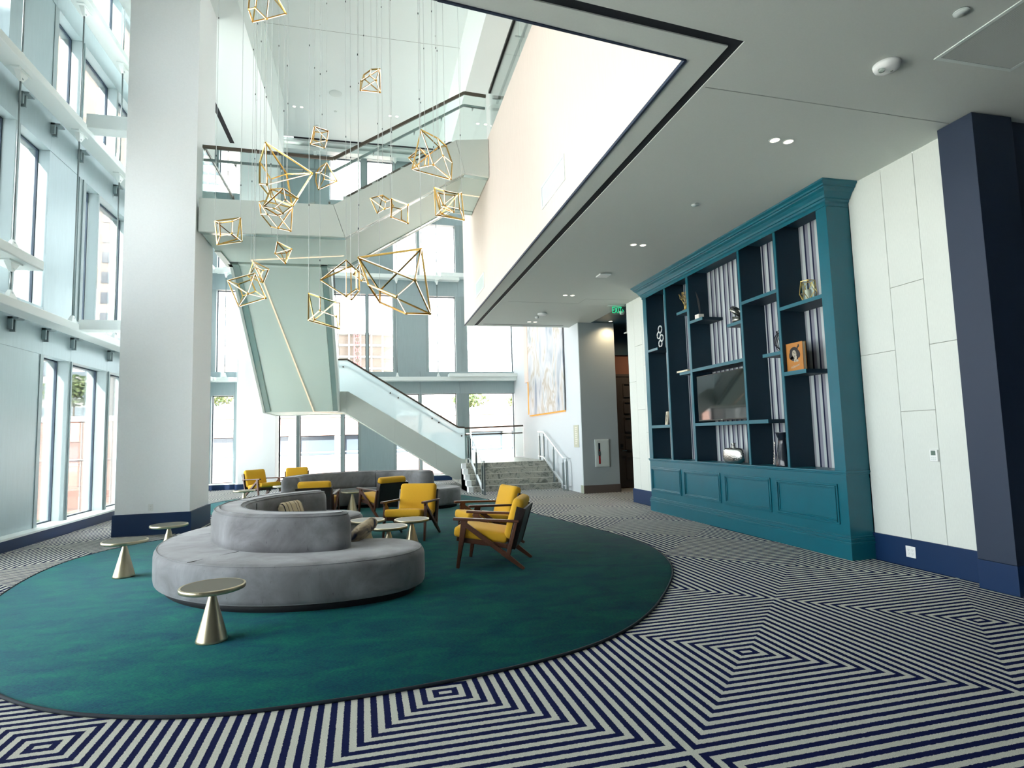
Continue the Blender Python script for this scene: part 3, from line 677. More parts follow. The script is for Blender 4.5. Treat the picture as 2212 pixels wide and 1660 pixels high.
# ================================================================ MARBLE STEPS AND THEIR RAILINGS
ms = empty('marble_steps', (3.95, 15.95, 0), 'five grey marble steps rising to the landing under the floating staircase', 'steps', world=True)
RH = .147
for i in range(5):
    y0 = 15.95+i*.285
    MB().box(2.74, 5.24, y0, (y0+.31) if i < 4 else 17.72, i*RH, (i+1)*RH-.02).build('step', M['stone'], ms)
    MB().box(2.735, 5.245, y0-.012, (y0+.3) if i < 4 else 17.72, (i+1)*RH-.02, (i+1)*RH).build('step_nosing', M['brasssign'] if 0 else M['stone'], ms)
MB().box(2.83, 5.24, 17.72, YF-.25, 0, 5*RH).build('landing', M['stone'], ms)
mb = MB()
for i in range(5): mb.box(2.6, 2.73, 15.95+i*.285, 17.25, 0, (i+1)*RH)
mb.build('side_cheek', M['white'], ms)
def railing(x, label):
    r = empty('stair_railing', (x, 16.2, 0), label, 'railing', group='steel railings of the marble steps', world=True)
    top = [(x,15.06,.86),(x,15.36,.86),(x,17.15,1.6),(x,17.75,1.61)]
    MB().tube(top, .021, 8).build('top_rail', M['brightsteel'], r)
    MB().bar((x,15.36,.12),(x,17.15,.84),.05,.05).bar((x,15.06,.12),(x,15.36,.12),.03,.03).bar((x,17.15,.84),(x,17.75,.86),.03,.03).build('bottom_rail', M['brightsteel'], r)
    for y, z0, z1 in ((15.06,0,.86),(15.36,0,.82),(16.2,.15,1.16),(17.15,.735,1.54),(17.6,.735,1.56)):
        MB().box(x-.022, x+.022, y-.03, y+.03, z0, z1-.08).cyl((x,y,z1-.08),(x,y,z1),.012,8).build('post', M['steel'], r)
    return r
railing(2.87, 'steel stair railing on the left edge of the marble steps, next to the frosted glass')
railing(5.12, 'steel stair railing on the right edge of the marble steps, along the white art wall')
# ================================================================ RUG
def catmull(P, k=8):
    out = []; n = len(P)
    for i in range(n):
        p0, p1, p2, p3 = (Vector(P[(i+j-1) % n]) for j in range(4))
        for t in range(k):
            t /= k; out.append(tuple(.5*(2*p1+(p2-p0)*t+(2*p0-5*p1+4*p2-p3)*t*t+(3*p1-p0-3*p2+p3)*t**3)))
    return out
RP = [(-.65,3.64),(.38,3.69),(1.33,3.91),(1.8,4.19),(2.25,4.57),(2.7,5.17),(3.1,5.74),(3.39,6.3),(3.57,7.1),(3.6,7.6),(3.5,8.5),(3.22,10.1),(2.95,11.3),(2.84,12.6),(2.72,14.2),(2.2,15.8),(1.2,17.0),(0,17.7),(-1.5,18.1),(-3,17.9),(-3.9,16.9),(-4.1,15.2),(-3.5,14.0),(-2.75,13.0),(-2.6,12.2),(-2.6,11.4),(-2.95,10.7),(-3.71,10.1),(-3.93,9.1),(-3.9,8.3),(-3.75,7.37),(-3.45,6.3),(-2.9,5.1),(-2.09,4.15),(-1.49,3.85),(-1,3.7)]
OUT = catmull(RP)
for _ in range(60):
    OUT = [tuple((Vector(OUT[i-1])+Vector(OUT[i])*2+Vector(OUT[(i+1) % len(OUT)]))/4) for i in range(len(OUT))]
rug = MB().loft(OUT, [(.012,.002),(.012,.016)]).build('area_rug', M['rug'], label='large teal green rug with a curved outline under the whole lounge', cat='rug')
mb = MB().tube([(x, y, .011) for x, y in OUT], .011, 6, closed=True)
mb.build('binding', M['binding'], rug, label='dark bound edge')

# ================================================================ CURVED SOFAS
A_, B_ = 1.275, 1.525
def cl(t):
    t = math.radians(t); p = Vector((A_*math.cos(t), B_*math.sin(t))); d = Vector((-A_*math.sin(t), B_*math.cos(t))).normalized()
    return p, d, Vector((d.y, -d.x))
def band(t0, t1, off, w, cap, n=56, k=14):
    out = []
    for i in range(n+1):
        p, d, q = cl(t0+(t1-t0)*i/n); out.append(p+q*(off+w))
    p, d, q = cl(t1); p = p+q*off
    out += [p+q*w*math.cos(PI*j/k)+d*cap*math.sin(PI*j/k) for j in range(1, k)]
    for i in range(n, -1, -1):
        p, d, q = cl(t0+(t1-t0)*i/n); out.append(p+q*(off-w))
    p, d, q = cl(t0); p = p+q*off
    out += [p-q*w*math.cos(PI*j/k)-d*cap*math.sin(PI*j/k) for j in range(1, k)]
    return [(a.x, a.y) for a in out]
def piping(outline, ins, z, r=.006):
    n = len(outline); pts = []
    for i in range(n):
        d = (Vector(outline[(i+1) % n])-Vector(outline[i-1])).normalized(); p = Vector(outline[i])-Vector((d.y,-d.x))*ins
        pts.append((p.x, p.y, z))
    return pts
def make_sofa(loc, rz, label):
    s = empty('curved_sofa', loc, label, 'sofa', rz, 'two curved grey sofas of the lounge')
    so = band(103, 286, 0, .605, .6)
    MB().loft(so, [(.09,.0),(.09,.075)]).build('plinth', M['plinth'], s)
    seat = MB().loft(so, [(.03,.07),(.006,.085),(0,.12),(0,.34),(.006,.37),(.025,.398),(.055,.413),(.1,.42),(.22,.424)]).build('seat', M['velvet'], s)
    MB().tube(piping(so, .03, .402), .006, 6, True).tube(piping(so, .012, .082), .006, 6, True).build('piping', M['velvet'], seat)
    mb = MB()
    for t in (176, 232):
        p, d, q = cl(t)
        pts = [p+q*.6, p+q*.08]
        mb.bar((pts[0].x, pts[0].y, .418), (pts[1].x, pts[1].y, .4245), .006, .004)
    mb.build('seam', M['plinth'], seat)
    p0 = [(t, cl(t)) for t in (225,)]
    bo = band(108, 274, -.12, .185, .15, k=10)
    back = MB().loft(bo, [(.0,.415),(-.004,.5),(0,.66),(.008,.715),(.03,.755),(.065,.772),(.1,.776)]).build('backrest', M['velvet'], s)
    MB().tube(piping(bo, .028, .757), .006, 6, True).tube(piping(bo, .075, .776), .005, 6, True).build('piping', M['velvet'], back)
    mb = MB()
    for t in (168,):
        p, d, q = cl(t); a = p+q*.07; b = p-q*.31
        mb.bar((a.x,a.y,.42), (a.x,a.y,.72), .008, .006, up=(q.x,q.y,0)); mb.bar((b.x,b.y,.42), (b.x,b.y,.74), .008, .006, up=(q.x,q.y,0)); mb.bar((a.x,a.y,.776), (b.x,b.y,.776), .008, .004)
    mb.build('seam', M['plinth'], back)
    return s
make_sofa((-.42, 7.62, .018), 0, 'curved grey velvet sofa in the middle of the rug, nearest to the camera')
make_sofa((-.15, 12.75, .018), -PI/2, 'curved grey velvet sofa farther back, in front of the floating staircase')
def pillow(loc, eul, label, m, w=.42, d=.34):
    mb = cushion(w, d, .13, .06, .0); o = mb.build('throw_pillow', M[m], label=label, cat='pillow', group='throw pillows on the front sofa')
    o.location = loc; o.rotation_euler = eul; return o
pillow((-1.0, 8.35, .555), (math.radians(68), 0, math.radians(62)), 'cream throw pillow with dark stripes inside the curve of the front sofa', 'pillow')
pillow((-.1, 6.62, .515), (math.radians(40), .25, math.radians(-125)), 'cream and navy throw pillow peeking out at the right end of the front sofa backrest', 'pillow2', .36, .3)

# ================================================================ SIDE TABLES
def make_table():
    t = empty('side_table', (0,0,0), 'x', 'side table', group='cone side tables around the sofas')
    MB().lathe([(.112,0),(.114,.006),(.109,.02),(.028,.325),(.024,.345),(.028,.36),(.055,.372)]).build('base', M['brass'], t)
    top = MB().lathe([(.055,.37),(.215,.374),(.231,.38),(.234,.386),(.234,.405),(.231,.41),(.22,.412),(.216,.409)], n=56).build('top', M['brass'], t)
    MB().lathe([(.216,.404),(.216,.41),(.213,.4105)], n=56).build('inlay', M['brasstop'], top, label='smoked inlay')
    return t
T0 = None
for x, y, lab in ((-1.175,5.02,'champagne metal cone table alone in the foreground, in front of the grey sofa'),
                  (-2.745,7.74,'champagne metal cone table left of the front sofa, second nearest to the camera'),
                  (-2.67,9.02,'champagne metal cone table behind the front sofa, before the navy base of the white column'),
                  (-.04,8.3,'champagne metal cone table at the far left of the trio right of the front sofa'),
                  (.22,7.58,'champagne metal cone table at the front of the trio right of the front sofa'),
                  (.54,8.12,'champagne metal cone table at the right of the trio, before the armchair facing the camera'),
                  (-.37,13.0,'champagne metal cone table between the two armchairs turned away, by the far sofa'),
                  (-2.81,14.7,'small champagne metal cone table in front of the leftmost far armchair'),
                  (-2.1,15.6,'champagne metal cone table half hidden behind the left end of the far sofa')):
    if T0 is None: T0 = make_table(); o = T0
    else: o = copy_tree(T0)
    o.location = (x, y, .017); o['label'] = lab

# ================================================================ ARMCHAIRS
def make_chair():
    c = empty('armchair', (0,0,0), 'x', 'armchair', group='mustard armchairs with wooden frames')
    for s in (-1, 1):
        x = s*.315
        MB().bar((x,.415,.555),(x,-.345,.525),.055,.032,w2=.05,h2=.026).build('armrest', M['wood'], c, bevel=.007)
        MB().bar((x,.285,.545),(x,.375,.002),.036,.075,up=(0,1,0),w2=.026,h2=.036).build('leg', M['wood'], c, bevel=.006)
        mb = MB().bar((x,.33,.53),(x,-.17,.165),.034,.052,up=(0,.5,.7)).bar((x,-.15,.18),(x,-.39,.002),.034,.062,up=(0,.5,.7),w2=.026,h2=.034)
        mb.build('leg', M['wood'], c, bevel=.006)
        MB().bar((x,-.205,.13),(x,-.315,.53),.034,.05,up=(0,1,0),w2=.03,h2=.036).build('back_post', M['wood'], c, bevel=.006)
    mb = MB()
    for s in (-1, 1): mb.bar((s*.275,.36,.315),(s*.275,-.26,.235),.03,.05)
    mb.bar((-.31,.33,.31),(.31,.33,.31),.03,.05).bar((-.31,-.2,.245),(.31,-.2,.245),.03,.05).bar((-.28,.07,.285),(.28,.07,.285),.04,.02)
    mb.build('seat_frame', M['wood'], c, bevel=.005)
    a = math.atan2(.08, .62)
    m = cushion(.565, .63, .115, .035, .012)
    R = rot('X', a); m.v = [R @ v+Vector((0,.115,.365)) for v in m.v]
    m.build('seat_cushion', M['mustard'], c)
    b = math.radians(17)
    m = cushion(.575, .47, .125, .045, .012)
    R = rot('X', PI/2+b)
    m.v = [R @ v+Vector((0,-.275,.545)) for v in m.v]
    m.build('back_cushion', M['mustard'], c)
    up = Vector((0,-math.sin(b),math.cos(b))); fw = Vector((0,math.cos(b),math.sin(b)))
    base = Vector((0,-.258,.215)); mb = MB()
    p = lambda x, u, f: base+Vector((x,0,0))+up*u+fw*f
    mb.hexa([p(-.27,0,-.02),p(.27,0,-.02),p(.27,0,0),p(-.27,0,0),p(-.29,.47,-.02),p(.29,.47,-.02),p(.29,.47,0),p(-.29,.47,0)])
    for s in (-1, 1):
        q = [p(s*.27,0,-.02),p(s*.3,0,.06),p(s*.315,0,.055),p(s*.285,0,-.03),p(s*.29,.47,-.02),p(s*.3,.47,.08),p(s*.318,.47,.075),p(s*.31,.47,-.03)]
        mb.hexa(q)
    mb.build('back_panel', M['woodblack'], c)
    return c
C0 = None
for x, y, fx, fy, lab in ((1.43,6.93,-.92,.39,'mustard armchair nearest to the camera, seen from its side with walnut frame on the rug'),
                          (1.64,8.3,-.985,-.17,'mustard armchair facing left, directly behind the nearest armchair'),
                          (.62,9.2,-.4,-.92,'mustard armchair facing the camera beside the trio of metal cone tables'),
                          (-.93,11.42,.1,.995,'mustard armchair turned away showing its dark wood back, behind the front sofa end'),
                          (.24,11.8,-.5,.866,'mustard armchair turned away to the left showing a black back, before the far sofa'),
                          (-2.78,16.75,.68,-.73,'mustard armchair at the far left before the white far pier, turned to the right'),
                          (-1.95,17.1,.08,-.997,'mustard armchair with only its back cushion showing over the far sofa')):
    if C0 is None: C0 = make_chair(); o = C0
    else: o = copy_tree(C0)
    o.location = (x, y, .017); o.rotation_euler = (0,0,math.atan2(-fx, fy)); o['label'] = lab
# ================================================================ BOOKCASE
XBF, XBB = 5.268, 5.65
bk = empty('bookcase', (5.43, 8.1, 0), 'tall teal built-in bookcase with open shelves on the right wall', 'bookcase', world=True)
MB().box(XBB, XBB+.02, 5.668, 10.5, .9, 4.3).build('back_panel', M['paper'], bk, label='striped grey and navy wallpaper back')
def up(y0, y1, z0=.99, z1=4.2):
    u = MB().box(XBF+.012, XBB, y0+.001, y1-.001, z0, z1).build('upright', M['tealinner'], bk)
    MB().box(XBF, XBF+.012, y0, y1, z0, z1).build('edge_band', M['teal'], u)
MB().box(XBF, XR-.013, 5.664, 5.668, .99, 4.2).build('side_panel', M['teal'], bk)
up(5.668, 5.83); up(10.36, 10.5)
up(9.59, 9.645); up(8.805, 8.868); up(7.375, 7.418); up(6.578, 6.62)
MB().box(XBF, XBB, 5.668, 10.5, 4.2, 4.27).build('top_board', M['tealdeep'], bk)
sh = []
def shelf(y0, y1, z, t=.046):
    u = MB().box(XBF+.014, XBB, y0, y1, z-t, z).build('shelf', M['tealinner'], bk)
    MB().box(XBF+.002, XBF+.014, y0, y1, z-t, z).build('edge_band', M['teal'], u)
shelf(9.98, 10.36, 3.088); shelf(9.645, 10.36, 1.628, .055)
shelf(8.868, 9.222, 3.583); shelf(8.868, 9.222, 2.52)
shelf(8.42, 8.805, 3.352); shelf(7.418, 7.763, 3.094); shelf(7.418, 8.805, 2.535, .05); shelf(7.418, 8.805, 1.63, .05)
shelf(6.62, 7.375, 3.356); shelf(6.62, 6.983, 2.523); shelf(6.957, 7.375, 1.631, .052)
shelf(5.83, 6.578, 3.093); shelf(6.18, 6.578, 2.234, .052)
# cornice: stepped crown profile run round the front and the near end
prof = [(0,4.12),(.012,4.12),(.012,4.16),(.03,4.175),(.035,4.2),(.05,4.205),(.06,4.23),(.085,4.27),(.115,4.295),(.12,4.31),(.135,4.315),(.14,4.335),(.165,4.36),(.17,4.379),(0,4.379)]
MB().box(XBF, XBB, 5.668, 10.5, 4.27, 4.379).build('top_rail', M['teal'], bk)
mb = MB(); rows = []
for dx, z in prof: rows.append([(XR-.02, 5.668-dx, z), (XBF-dx, 5.668-dx, z), (XBF-dx, 10.5+dx, z), (XR-.02, 10.5+dx, z)])
n = len(rows); mb.add([p for r in rows for p in r], [(i*4+k, i*4+k+1, ((i+1)%n)*4+k+1, ((i+1)%n)*4+k) for i in range(n) for k in range(3)])
mb.build('cornice', M['teal'], bk)
# base cabinet, ledge, plinth mouldings, four raised panel frames
MB().box(XBF, XR-.013, 5.668, 10.5, .0, .965).build('base', M['teal'], bk)
MB().box(XBF-.022, XR-.013, 5.645, 10.52, .972, .997).box(XBF-.012, XR-.013, 5.655, 10.51, .952, .974).build('ledge', M['teal'], bk, bevel=.006)
MB().box(XBF-.02, XR-.013, 5.648, 10.52, .0, .18).box(XBF-.03, XR-.013, 5.638, 10.53, .176, .2).box(XBF-.02, XR-.013, 5.648, 10.52, .2, .225).box(XBF-.026, XR-.013, 5.642, 10.526, .225, .24).box(XBF-.012, XR-.013, 5.656, 10.512, .24, .262).build('plinth_moulding', M['teal'], bk, bevel=.004)
for y0, y1 in ((9.352,10.442),(8.165,9.25),(6.985,8.056),(5.803,6.872)):
    mb = MB(); z0, z1 = .38, .84
    for ins, t, h in ((0,.022,.016),(.022,.02,.026),(.042,.016,.012)):
        a0, a1, b0, b1 = y0+ins, y1-ins, z0+ins, z1-ins
        mb.box(XBF-h, XBF, a0, a1, b0, b0+t).box(XBF-h, XBF, a0, a1, b1-t, b1).box(XBF-h, XBF, a0, a0+t, b0+t, b1-t).box(XBF-h, XBF, a1-t, a1, b0+t, b1-t)
    mb.build('panel_frame', M['teal'], bk, bevel=.003, seg=1)
# television on its mount
tv = empty('television', (5.33, 8.08, 2.03), 'black flat television hung in the middle niche of the bookcase', 'television', world=True)
MB().box(5.30, 5.34, 7.43, 8.735, 1.655, 2.4).build('case', M['black'], tv, bevel=.004)
MB().box(5.296, 5.301, 7.445, 8.72, 1.675, 2.388).build('screen', M['screen'], tv)
MB().box(5.34, XBB, 7.95, 8.2, 1.9, 2.15).build('mount', M['black'], tv)
MB().box(5.297, 5.3, 8.06, 8.1, 1.66, 1.672).build('logo_bar', M['steel'], tv)
# shelf objects
XI = 5.38
r = empty('ring_sculpture', (XI, 10.06, 3.088), 'white sculpture of four stacked rings on the far left half shelf', 'sculpture', world=True)
MB().box(XI-.05, XI+.05, 9.99, 10.14, 3.088, 3.1).build('base', M['black'], r)
for dy, dz, rr in ((0,.075,.062),(-.058,.17,.062),(.05,.24,.062),(-.01,.345,.066)):
    pts = [(XI, 10.06+dy+rr*math.cos(2*PI*i/24), 3.1+dz+rr*math.sin(2*PI*i/24)) for i in range(24)]
    MB().tube(pts, .011, 8, True).build('ring', M['whitering'], r)
f = empty('picture_frame', (XI, 9.98, 1.628), 'small cream picture frame with an antler drawing, leaning on the lowest left shelf', 'picture frame', world=True)
F0 = Vector((5.33, 9.86, 1.63)); ry = Vector((.5,-.86,0)).normalized(); uz = Vector((.18,.1,1)).normalized()
def fp(a, b, d=0): return F0+ry*a+uz*b+ry.cross(uz)*d
def quadbox(a0, a1, b0, b1, d0, d1): return [fp(a0,b0,d0),fp(a1,b0,d0),fp(a1,b0,d1),fp(a0,b0,d1),fp(a0,b1,d0),fp(a1,b1,d0),fp(a1,b1,d1),fp(a0,b1,d1)]
ry = Vector((.34,.94,0)).normalized()
mb = MB()
for q in ((-.01,.2,0,.025),(-.01,.2,.225,.25),(-.01,.015,.025,.225),(.175,.2,.025,.225)): mb.hexa(quadbox(q[0],q[1],q[2],q[3],-.012,.012))
mb.build('frame', M['pframe'], f); MB().hexa(quadbox(.015,.175,.025,.225,-.004,.008)).build('picture', M['pmat'], f)
mb = MB()
for a, b, c, d_ in ((.095,.06,.095,.12),(.095,.12,.075,.15),(.075,.15,.06,.19),(.07,.16,.045,.17),(.095,.12,.115,.15),(.115,.15,.13,.19),(.12,.16,.145,.17),(.085,.11,.095,.06),(.105,.11,.095,.06)):
    mb.bar(fp(a,b,-.006), fp(c,d_,-.006), .005, .003); mb.bar(fp(a,b,.01), fp(c,d_,.01), .005, .003)
mb.build('drawing', M['blackwire'], f)
g = empty('coral_sculpture', (XI, 9.1, 3.583), 'gold branching coral ornament on the upper shelf left of the feather', 'ornament', world=True)
MB().lathe([(.05,0),(.05,.03),(.03,.04)], (XI,9.1,3.583), 16).build('base', M['goldleaf'], g)
rg = random.Random(4); mb = MB()
def branch(p, d, L, r, k):
    q = p+d*L; mb.tube([p, (p+q)/2+Vector((rg.uniform(-.01,.01),rg.uniform(-.01,.01),0)), q], [r, r*.85, r*.65], 6)
    if k:
        for s in range(2): branch(q, (d+Vector((rg.uniform(-.5,.5),rg.uniform(-.55,.55),rg.uniform(.1,.5)))).normalized(), L*.8, r*.65, k-1)
for s in (-.3,0,.35): branch(Vector((XI,9.1+s*.06,3.62)), Vector((.1*s,s*.7,1)).normalized(), .11, .012, 3)
mb.build('branches', M['goldleaf'], g)
w = empty('feather_ornament', (XI, 8.66, 3.352), 'black curved feather standing in a white marble block', 'ornament', world=True)
MB().box(5.32, 5.42, 8.6, 8.72, 3.352, 3.44).build('block', M['marblewhite'], w, bevel=.004)
pts = [Vector((5.37, 8.64+.1*t**2, 3.44+.42*t)) for t in [i/10 for i in range(11)]]
mb = MB().tube(pts, [.006*(1-.8*i/10)+.001 for i in range(11)], 6)
for i in range(10):
    a, b = pts[i], pts[i+1]; wd = .03*math.sin(PI*(i+.8)/11); wn = .03*math.sin(PI*(i+1.8)/11) if i < 9 else 0
    mb.hexa([a+Vector((0,-wd,0)),a+Vector((.003,-wd,0)),a+Vector((.003,wd,0)),a+Vector((0,wd,0)),b+Vector((0,-wn,0)),b+Vector((.003,-wn,0)),b+Vector((.003,wn,0)),b+Vector((0,wn,0))])
mb.build('feather', M['feather'], w)
s = empty('loop_sculpture', (XI, 7.63, 3.094), 'silver loop sculpture of two tilted rings on the small shelf above the television', 'sculpture', world=True)
def bandring(c, R, w_, t, M3, nm):
    mb = MB(); n = 32; vs = []
    for i in range(n):
        a = 2*PI*i/n
        for rr, zz in ((R,-w_/2),(R+t,-w_/2),(R+t,w_/2),(R,w_/2)): vs.append(Vector(c)+M3 @ Vector((rr*math.cos(a), rr*math.sin(a), zz)))
    mb.add(vs, [(i*4+k, ((i+1)%n)*4+k, ((i+1)%n)*4+(k+1)%4, i*4+(k+1)%4) for i in range(n) for k in range(4)], True); mb.build(nm, M['darksilver'], s)
bandring((XI,7.63,3.144), .075, .09, .01, rot('X',.15), 'lower_ring')
bandring((XI,7.65,3.275), .1, .055, .01, rot('X',.75) @ rot('Y',.25), 'upper_ring')
b1 = empty('book', (XI, 9.07, 2.52), 'pale book lying flat at the edge of the lower left shelf', 'book', world=True)
MB().box(5.25, 5.5, 8.93, 9.3, 2.52, 2.524).box(5.25, 5.5, 8.93, 9.3, 2.546, 2.55).box(5.496, 5.5, 8.93, 9.3, 2.52, 2.55).build('cover', M['booklight'], b1)
MB().box(5.258, 5.495, 8.938, 9.292, 2.525, 2.545).build('pages', M['bookpage'], b1)
b2 = empty('book', (XI, 8.9, 2.52), 'silver grey book standing upright against the second divider', 'book', world=True)
MB().box(5.3, 5.5, 8.875, 8.88, 2.52, 2.83).box(5.3, 5.5, 8.905, 8.91, 2.52, 2.83).box(5.3, 5.305, 8.875, 8.91, 2.52, 2.83).build('cover', M['darksilver'], b2)
MB().box(5.306, 5.495, 8.881, 8.904, 2.525, 2.825).build('pages', M['bookpage'], b2)
# ochre book facing out, black portrait drawing on the cover
ob = empty('book', (5.36, 6.45, 2.234), 'big ochre book with a black portrait drawing, standing face out on the right shelf', 'book', world=True)
MB().box(5.322, 5.328, 6.275, 6.575, 2.234, 2.6).box(5.368, 5.374, 6.275, 6.575, 2.234, 2.6).box(5.322, 5.374, 6.57, 6.576, 2.234, 2.6).build('cover', M['bookorange'], ob)
MB().box(5.329, 5.367, 6.28, 6.569, 2.239, 2.594).build('pages', M['bookpage'], ob)
def disc(mb, yc, zc, a, b, x, th=0, n=20):
    P = [(x, yc+a*math.cos(2*PI*i/n)*math.cos(th)-b*math.sin(2*PI*i/n)*math.sin(th), zc+a*math.cos(2*PI*i/n)*math.sin(th)+b*math.sin(2*PI*i/n)*math.cos(th)) for i in range(n)]
    mb.prism(P, (-.0012,0,0))
mb = MB()
disc(mb,6.43,2.49,.075,.055,5.3215); disc(mb,6.475,2.445,.045,.06,5.3214,.4); disc(mb,6.365,2.45,.04,.055,5.3214,-.4); disc(mb,6.43,2.40,.07,.035,5.3214)
disc(mb,6.345,2.55,.012,.02,5.3214); disc(mb,6.365,2.53,.01,.018,5.3214); mb.build('cover_drawing', M['bookink'], ob)
mb = MB(); disc(mb,6.425,2.455,.036,.05,5.3201,-.25); disc(mb,6.41,2.385,.02,.045,5.3201,.5); disc(mb,6.385,2.365,.03,.016,5.3201,.2); mb.build('cover_face', M['bookface'], ob)
mb = MB(); disc(mb,6.44,2.47,.009,.004,5.3188); disc(mb,6.41,2.462,.009,.004,5.3188); disc(mb,6.425,2.425,.011,.005,5.3188)
for i in range(2): mb.bar((5.3185,6.432-.034*i,2.484-.008*i),(5.3185,6.452-.034*i,2.482-.008*i),.003,.002)
mb.build('cover_features', M['bookink'], ob)
Mx = Matrix.Translation((5.3212,6.42,2.295)) @ Matrix(((0,0,-1,0),(-1,0,0,0),(0,1,0,0),(0,0,0,1))) @ Matrix.Rotation(.22,4,'Z')
text_mesh('cover_title', 'Hollywood', .045, M['bookface'], ob, Mx, .0008, .15)
la = empty('geometric_lantern', (XI, 6.2, 3.093), 'faceted glass lantern with brass edges and a white candle, on the upper right shelf', 'lantern', world=True)
c = Vector((XI, 6.17, 3.093)); V = []
for z, rr, ph in ((0,.07,0),(.1,.105,.5),(.25,.085,0)): V.append([c+Vector((rr*math.cos(2*PI*(k+ph)/5+.3), rr*math.sin(2*PI*(k+ph)/5+.3), z)) for k in range(5)])
ed = []; fa = []
for k in range(5):
    l = (k+1) % 5; ed += [(V[0][k],V[0][l]),(V[0][k],V[1][k]),(V[0][l],V[1][k]),(V[1][k],V[2][k]),(V[1][k],V[2][l]),(V[2][k],V[2][l])]
    fa += [(V[0][k],V[0][l],V[1][k]),(V[1][k],V[2][l],V[2][k]),(V[0][l],V[1][l],V[1][k]),(V[1][k],V[1][l],V[2][l])]
mb = MB()
for a, b in ed: mb.bar(a, b, .007, .007)
mb.build('frame', M['goldleaf'], la)
mb = MB()
for t in fa: mb.add(t, [(0,1,2)])
mb.build('glass', M['acrylic'], la)
MB().cyl(c+Vector((0,0,.004)), c+Vector((0,0,.14)), .036, 20).build('candle', M['candle'], la)
wi = empty('wire_sculpture', (XI, 6.75, 2.523), 'black wire sculpture of interwoven loops on the small shelf above the tall vase', 'sculpture', world=True)
rg = random.Random(9); mb = MB()
for k in range(6):
    a = rg.uniform(0, PI); tl = rg.uniform(-.35,.35); R1, R2 = rg.uniform(.055,.085), rg.uniform(.1,.15)
    pts = [Vector((XI,6.75,2.523+.155)) + rot('Z',a) @ (rot('X',tl) @ Vector((R1*math.cos(2*PI*i/28),0,R2*math.sin(2*PI*i/28)))) for i in range(28)]
    mb.tube(pts, .0045, 6, True)
mb.tube([(XI,6.75,2.81),(XI,6.75,2.9)], .004, 6); mb.build('loops', M['blackwire'], wi)
MB().box(XI-.05, XI+.05, 6.7, 6.8, 2.523, 2.535).build('base', M['blackwire'], wi)
vz = empty('silver_vase', (5.36, 7.93, .997), 'squat hammered silver vase with a short neck under the television', 'vase', world=True)
MB().lathe([(.13,0),(.19,.01),(.235,.05),(.245,.12),(.235,.19),(.19,.225),(.06,.235),(.04,.24)], (5.37,7.93,.997), 40, .42, 1).build('body', M['silver'], vz)
MB().lathe([(.034,.235),(.03,.27),(.036,.295),(.05,.305),(.04,.305)], (5.37,7.93,.997), 20).build('neck', M['silver'], vz)
tv2 = empty('tall_vase', (XI, 6.88, .997), 'tall dark waisted vase on the ledge beside the silver vase', 'vase', world=True)
MB().lathe([(.115,0),(.117,.01),(.1,.1),(.062,.3),(.058,.37),(.085,.44),(.1,.455),(.09,.455)], (5.4,6.87,.997), 28, .8, 1).build('body', M['smoke'], tv2)
mb = MB()
for k in range(9): mb.obox((5.32+.002*k, 6.955-.002*k, 1.03+.035*k), (.008,.018,.026), rot('X',-.08))
mb.build('mirror_inlay', M['silver'], tv2)
